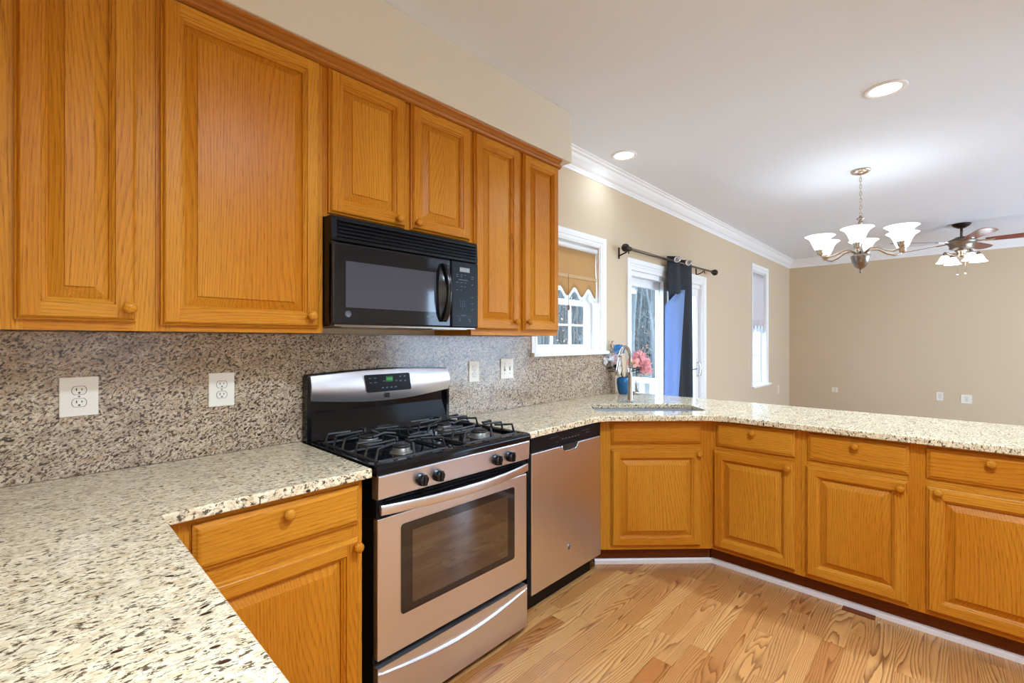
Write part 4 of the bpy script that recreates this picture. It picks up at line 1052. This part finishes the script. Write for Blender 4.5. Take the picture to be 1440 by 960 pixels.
# ---- ceiling fan
FNX, FNY = 7.70, -.105
t = thing('ceiling_fan', 'ceiling fan with cherry-red blades and a four-shade light kit, near the far wall', 'ceiling fan', (FNX, FNY, ZC))
b = MB(); b.lathe([(.088, 0), (.088, -.006), (.070, -.030), (.035, -.052), (.016, -.056), (0, -.056)], 28); b.build('canopy', M['bronze'], t)
b = MB(); b.tube([(0, 0, -.05), (0, 0, -.165)], .013, 12); b.build('downrod', M['pewter'], t)
b = MB(); b.lathe([(.016, -.150), (.05, -.158), (.10, -.185), (.125, -.200), (0, -.200)], 32); b.lathe([(0, -.20), (.118, -.200), (.145, -.212), (.148, -.224), (.120, -.245), (.108, -.275), (.112, -.292), (.100, -.302), (.070, -.312), (0, -.314)], 32); mo = b.build('motor', M['nickel_dark'], t)
b = MB(); b.lathe([(.060, -.312), (.055, -.330), (.040, -.345), (.042, -.365), (.030, -.385), (.014, -.400), (0, -.402)], 24); b.build('light_fitter', M['nickel'], t)
tips = math.atan2(-.649 + .105, 8.229 - 7.70)
for k in range(5):
    a = math.radians(53) + k * 2 * PI / 5
    mt = Matrix.Rotation(a, 4, 'Z') @ Matrix.Translation((0, 0, -.215)) @ Matrix.Rotation(math.radians(-11), 4, 'X')
    out = [(.20, -.045), (.30, -.060), (.62, -.075), (.70, -.070), (.745, -.040), (.755, 0), (.745, .040), (.70, .070), (.62, .075), (.30, .060), (.20, .045)]
    b = MB(); vs = [tuple(mt @ Vector((x, y, z))) for z in (-.003, .003) for x, y in out]; n_ = len(out)
    off = (R.uniform(0, 50), R.uniform(0, 50)); ca, sa = math.cos(a), math.sin(a)
    gg = lambda p, ca=ca, sa=sa, off=off: (p[0] * ca + p[1] * sa + off[0], -p[0] * sa + p[1] * ca + off[1], p[2])
    b.add(vs, [tuple(range(n_))[::-1], tuple(range(n_, 2 * n_))] + [(i, (i + 1) % n_, n_ + (i + 1) % n_, n_ + i) for i in range(n_)], 0, gg); o = lbl(b.build('blade', M['blade'], t), 'cherry-red wooden blade')
    b = MB(); vs = [tuple(mt @ Vector((x, y, z))) for z in (-.010, -.003) for x, y in ((.10, -.020), (.19, -.018), (.26, -.030), (.28, 0), (.26, .030), (.19, .018), (.10, .020))]; n_ = 7
    b.add(vs, [tuple(range(n_))[::-1], tuple(range(n_, 2 * n_))] + [(i, (i + 1) % n_, n_ + (i + 1) % n_, n_ + i) for i in range(n_)]); b.build('blade_iron', M['nickel'], o)
FS = [(.026, 0), (.034, -.010), (.048, -.036), (.060, -.066), (.078, -.086), (.082, -.089), (.078, -.089), (.056, -.066), (.044, -.036), (.022, -.004)]
for k in range(4):
    a = math.atan2(-FNY, -FNX) + math.radians(28) + k * PI / 2; ca, sa = math.cos(a), math.sin(a); rr2 = .165
    b = MB(); b.tube([(r_ * ca, r_ * sa, z) for r_, z in [(.03, -.355), (.07, -.375), (.11, -.360), (.145, -.335), (rr2, -.335), (rr2 + .006, -.350)]], .007, 8)
    b.lathe([(0, -.335), (.012, -.338), (.020, -.352), (.026, -.368), (.030, -.376), (0, -.378)], 16, Matrix.Translation((rr2 * ca, rr2 * sa, 0))); o = b.build('light_arm', M['nickel'], t)
    b = MB(); b.lathe(FS, 24, Matrix.Translation((rr2 * ca, rr2 * sa, -.372))); lbl(b.build('shade', M['shade_glass'], o), 'lit white bell glass shade')
    light('fan_bulb', 'POINT', FAN_W, (rr2 * ca, rr2 * sa, -.480), t, (.78, .96, 1.16), radius=.035)
for dx, L in ((-.05, .60), (.045, .585)):
    b = MB(); x, y = la.x * dx, la.y * dx
    b.tube([(x, y, -.34), (x, y, -L)], .0016, 5); b.lathe([(0, -L + .002), (.006, -L), (.010, -L - .012), (.012, -L - .020), (0, -L - .022)], 12, Matrix.Translation((x, y, 0))); b.build('pull_chain', M['nickel'], t)

# ------------------------------------------------------------------ outside
b = MB(); nx_, ny_ = 40, 24
def terr(u, v):
    x = -10 + 95 * u; y = WY + .16 + 70 * v
    return (x, y, -.9 + .055 * max(0, y - 9) + .35 * math.sin(x * .21) * math.sin(y * .17) * min(1, v * 4))
b.grid(terr, nx_, ny_); o = struct(b.build('ground', M['ground']))
b = MB()
for k in range(24): b.box((3.0, WY + .17 + k * .145, -.09), (6.06, WY + .17 + k * .145 + .138, -.055))
struct(b.build('deck_floor', M['deckwood']))
t = thing('deck_railing', 'white deck railing with balusters outside the patio door', 'railing', (6.0, WY + .16, -.055))
b = MB(); b.cbox((-.035, 0, .80), (.035, 3.4, .875), .006); b.build('top_rail', M['deckwhite'], t)
b = MB(); b.cbox((-.025, 0, .06), (.025, 3.4, .11), .006); b.build('bottom_rail', M['deckwhite'], t)
for y in (.05, 1.72, 3.35):
    b = MB(); b.cbox((-.05, y - .05, 0), (.05, y + .05, .95), .006); b.build('post', M['deckwhite'], t)
for k in range(20):
    y = .18 + k * .158
    if min(abs(y - q_) for q_ in (.05, 1.72, 3.35)) < .07: continue
    b = MB(); b.box((-.019, y - .033, .11), (.019, y + .033, .80)); b.build('baluster', M['deckwhite'], t)

def tree_mb(seed, H=9.0, n_br=70):
    rr_ = random.Random(seed); b = MB()
    lean = (rr_.uniform(-.06, .06), rr_.uniform(-.06, .06))
    tr = [(lean[0] * z + .08 * math.sin(z * .9 + seed), lean[1] * z + .08 * math.cos(z * .7 + seed), z) for z in [H * k / 8 for k in range(9)]]
    b.tube(tr, [.13 * (1 - .85 * k / 8) for k in range(9)], 6)
    def br(p, d_, L, r_, dep):
        pts = [p]; dd = Vector(d_)
        for k in range(4):
            dd = (dd + Vector((rr_.uniform(-.25, .25), rr_.uniform(-.25, .25), rr_.uniform(-.05, .28)))).normalized(); pts.append(pts[-1] + dd * L / 4)
        b.tube([tuple(x) for x in pts], [r_ * (1 - .75 * k / 4) for k in range(5)], 4, caps=False)
        if dep:
            for k in range(5):
                i = rr_.randrange(1, 5); a = rr_.uniform(0, 2 * PI)
                br(pts[i], (dd + Vector((math.cos(a), math.sin(a), rr_.uniform(-.2, .6)))).normalized(), L * rr_.uniform(.35, .6), r_ * .5, dep - 1)
    for k in range(n_br // 4):
        z = H * rr_.uniform(.12, .95); i = min(7, int(z / H * 8)); f_ = z / H * 8 - i
        p = Vector(tr[i]).lerp(Vector(tr[i + 1]), f_); a = rr_.uniform(0, 2 * PI)
        br(p, (math.cos(a), math.sin(a), rr_.uniform(.1, .7)), rr_.uniform(1.0, 2.3) * (1 - .5 * z / H), .035, 2)
    return b
protos = [tree_mb(s_, H) for s_, H in ((1, 9.5), (2, 11), (3, 8.5), (4, 10))]
pm = []
for k, p in enumerate(protos):
    o = p.build('bare_tree', M['bark']); pm.append(o)
tr_ = random.Random(11); spots = []
for k in range(22):
    ratio = 1.35 + .85 * (k + .5) / 22 + tr_.uniform(-.03, .03); y = tr_.uniform(7.5, 20)
    spots.append((ratio * y, y))
for k, (x, y) in enumerate(spots):
    o = pm[k] if k < 4 else pm[k % 4].copy()
    if k >= 4: C.objects.link(o)
    o.location = (x, y, terr((x + 10) / 95, (y - WY - .16) / 70)[2] - .05); o.rotation_euler = (0, 0, tr_.uniform(0, 6.28)); s_ = tr_.uniform(.85, 1.2); o.scale = (s_, s_, s_)
    tag(o, 'bare grey winter tree in the woods seen through the glass', 'tree', 'bare winter trees beyond the glass')
b = MB(); rr_ = random.Random(21)
for k in range(3600):
    y = rr_.uniform(13, 34); x = y * rr_.uniform(1.15, 2.5); z = -.9 + .055 * max(0, y - 9); H = rr_.uniform(2.5, 13)
    r0 = rr_.uniform(.012, .045); lx, ly = rr_.uniform(-.12, .12) * H, rr_.uniform(-.12, .12) * H
    b.tube([(x, y, z), (x + lx * .4, y + ly * .4, z + H * .5), (x + lx, y + ly, z + H)], [r0, r0 * .7, r0 * .2], 3, caps=False)
    for j in range(4):
        f_ = rr_.uniform(.2, .95); p = Vector((x + lx * f_, y + ly * f_, z + H * f_)); a = rr_.uniform(0, 2 * PI); L = rr_.uniform(.5, 1.8)
        b.tube([tuple(p), tuple(p + Vector((math.cos(a), math.sin(a), rr_.uniform(.2, .9))) * L)], [r0 * .5, r0 * .12], 3, caps=False)
o = b.build('woodland_thicket', M['bark']); o['kind'] = 'stuff'; tag(o, 'tangle of thin grey saplings and twigs filling the woods outside', 'thicket')
b = MB()
for k in range(3800):
    y = rr_.uniform(9, 24); x = y * rr_.uniform(1.25, 2.25); z = -.7 + .055 * max(0, y - 9) + abs(rr_.gauss(0, 1.5)); s_ = rr_.uniform(.03, .07)
    v_ = [Vector((rr_.uniform(-1, 1), rr_.uniform(-1, 1), rr_.uniform(-1, 1))) * s_ for _ in range(3)]
    b.add([tuple(Vector((x, y, z)) + q_) for q_ in v_], [(0, 1, 2)])
o = b.build('autumn_leaves', M['rust_leaf']); o['kind'] = 'stuff'; tag(o, 'scattered rust-coloured leaves still hanging among the bare twigs', 'leaves')
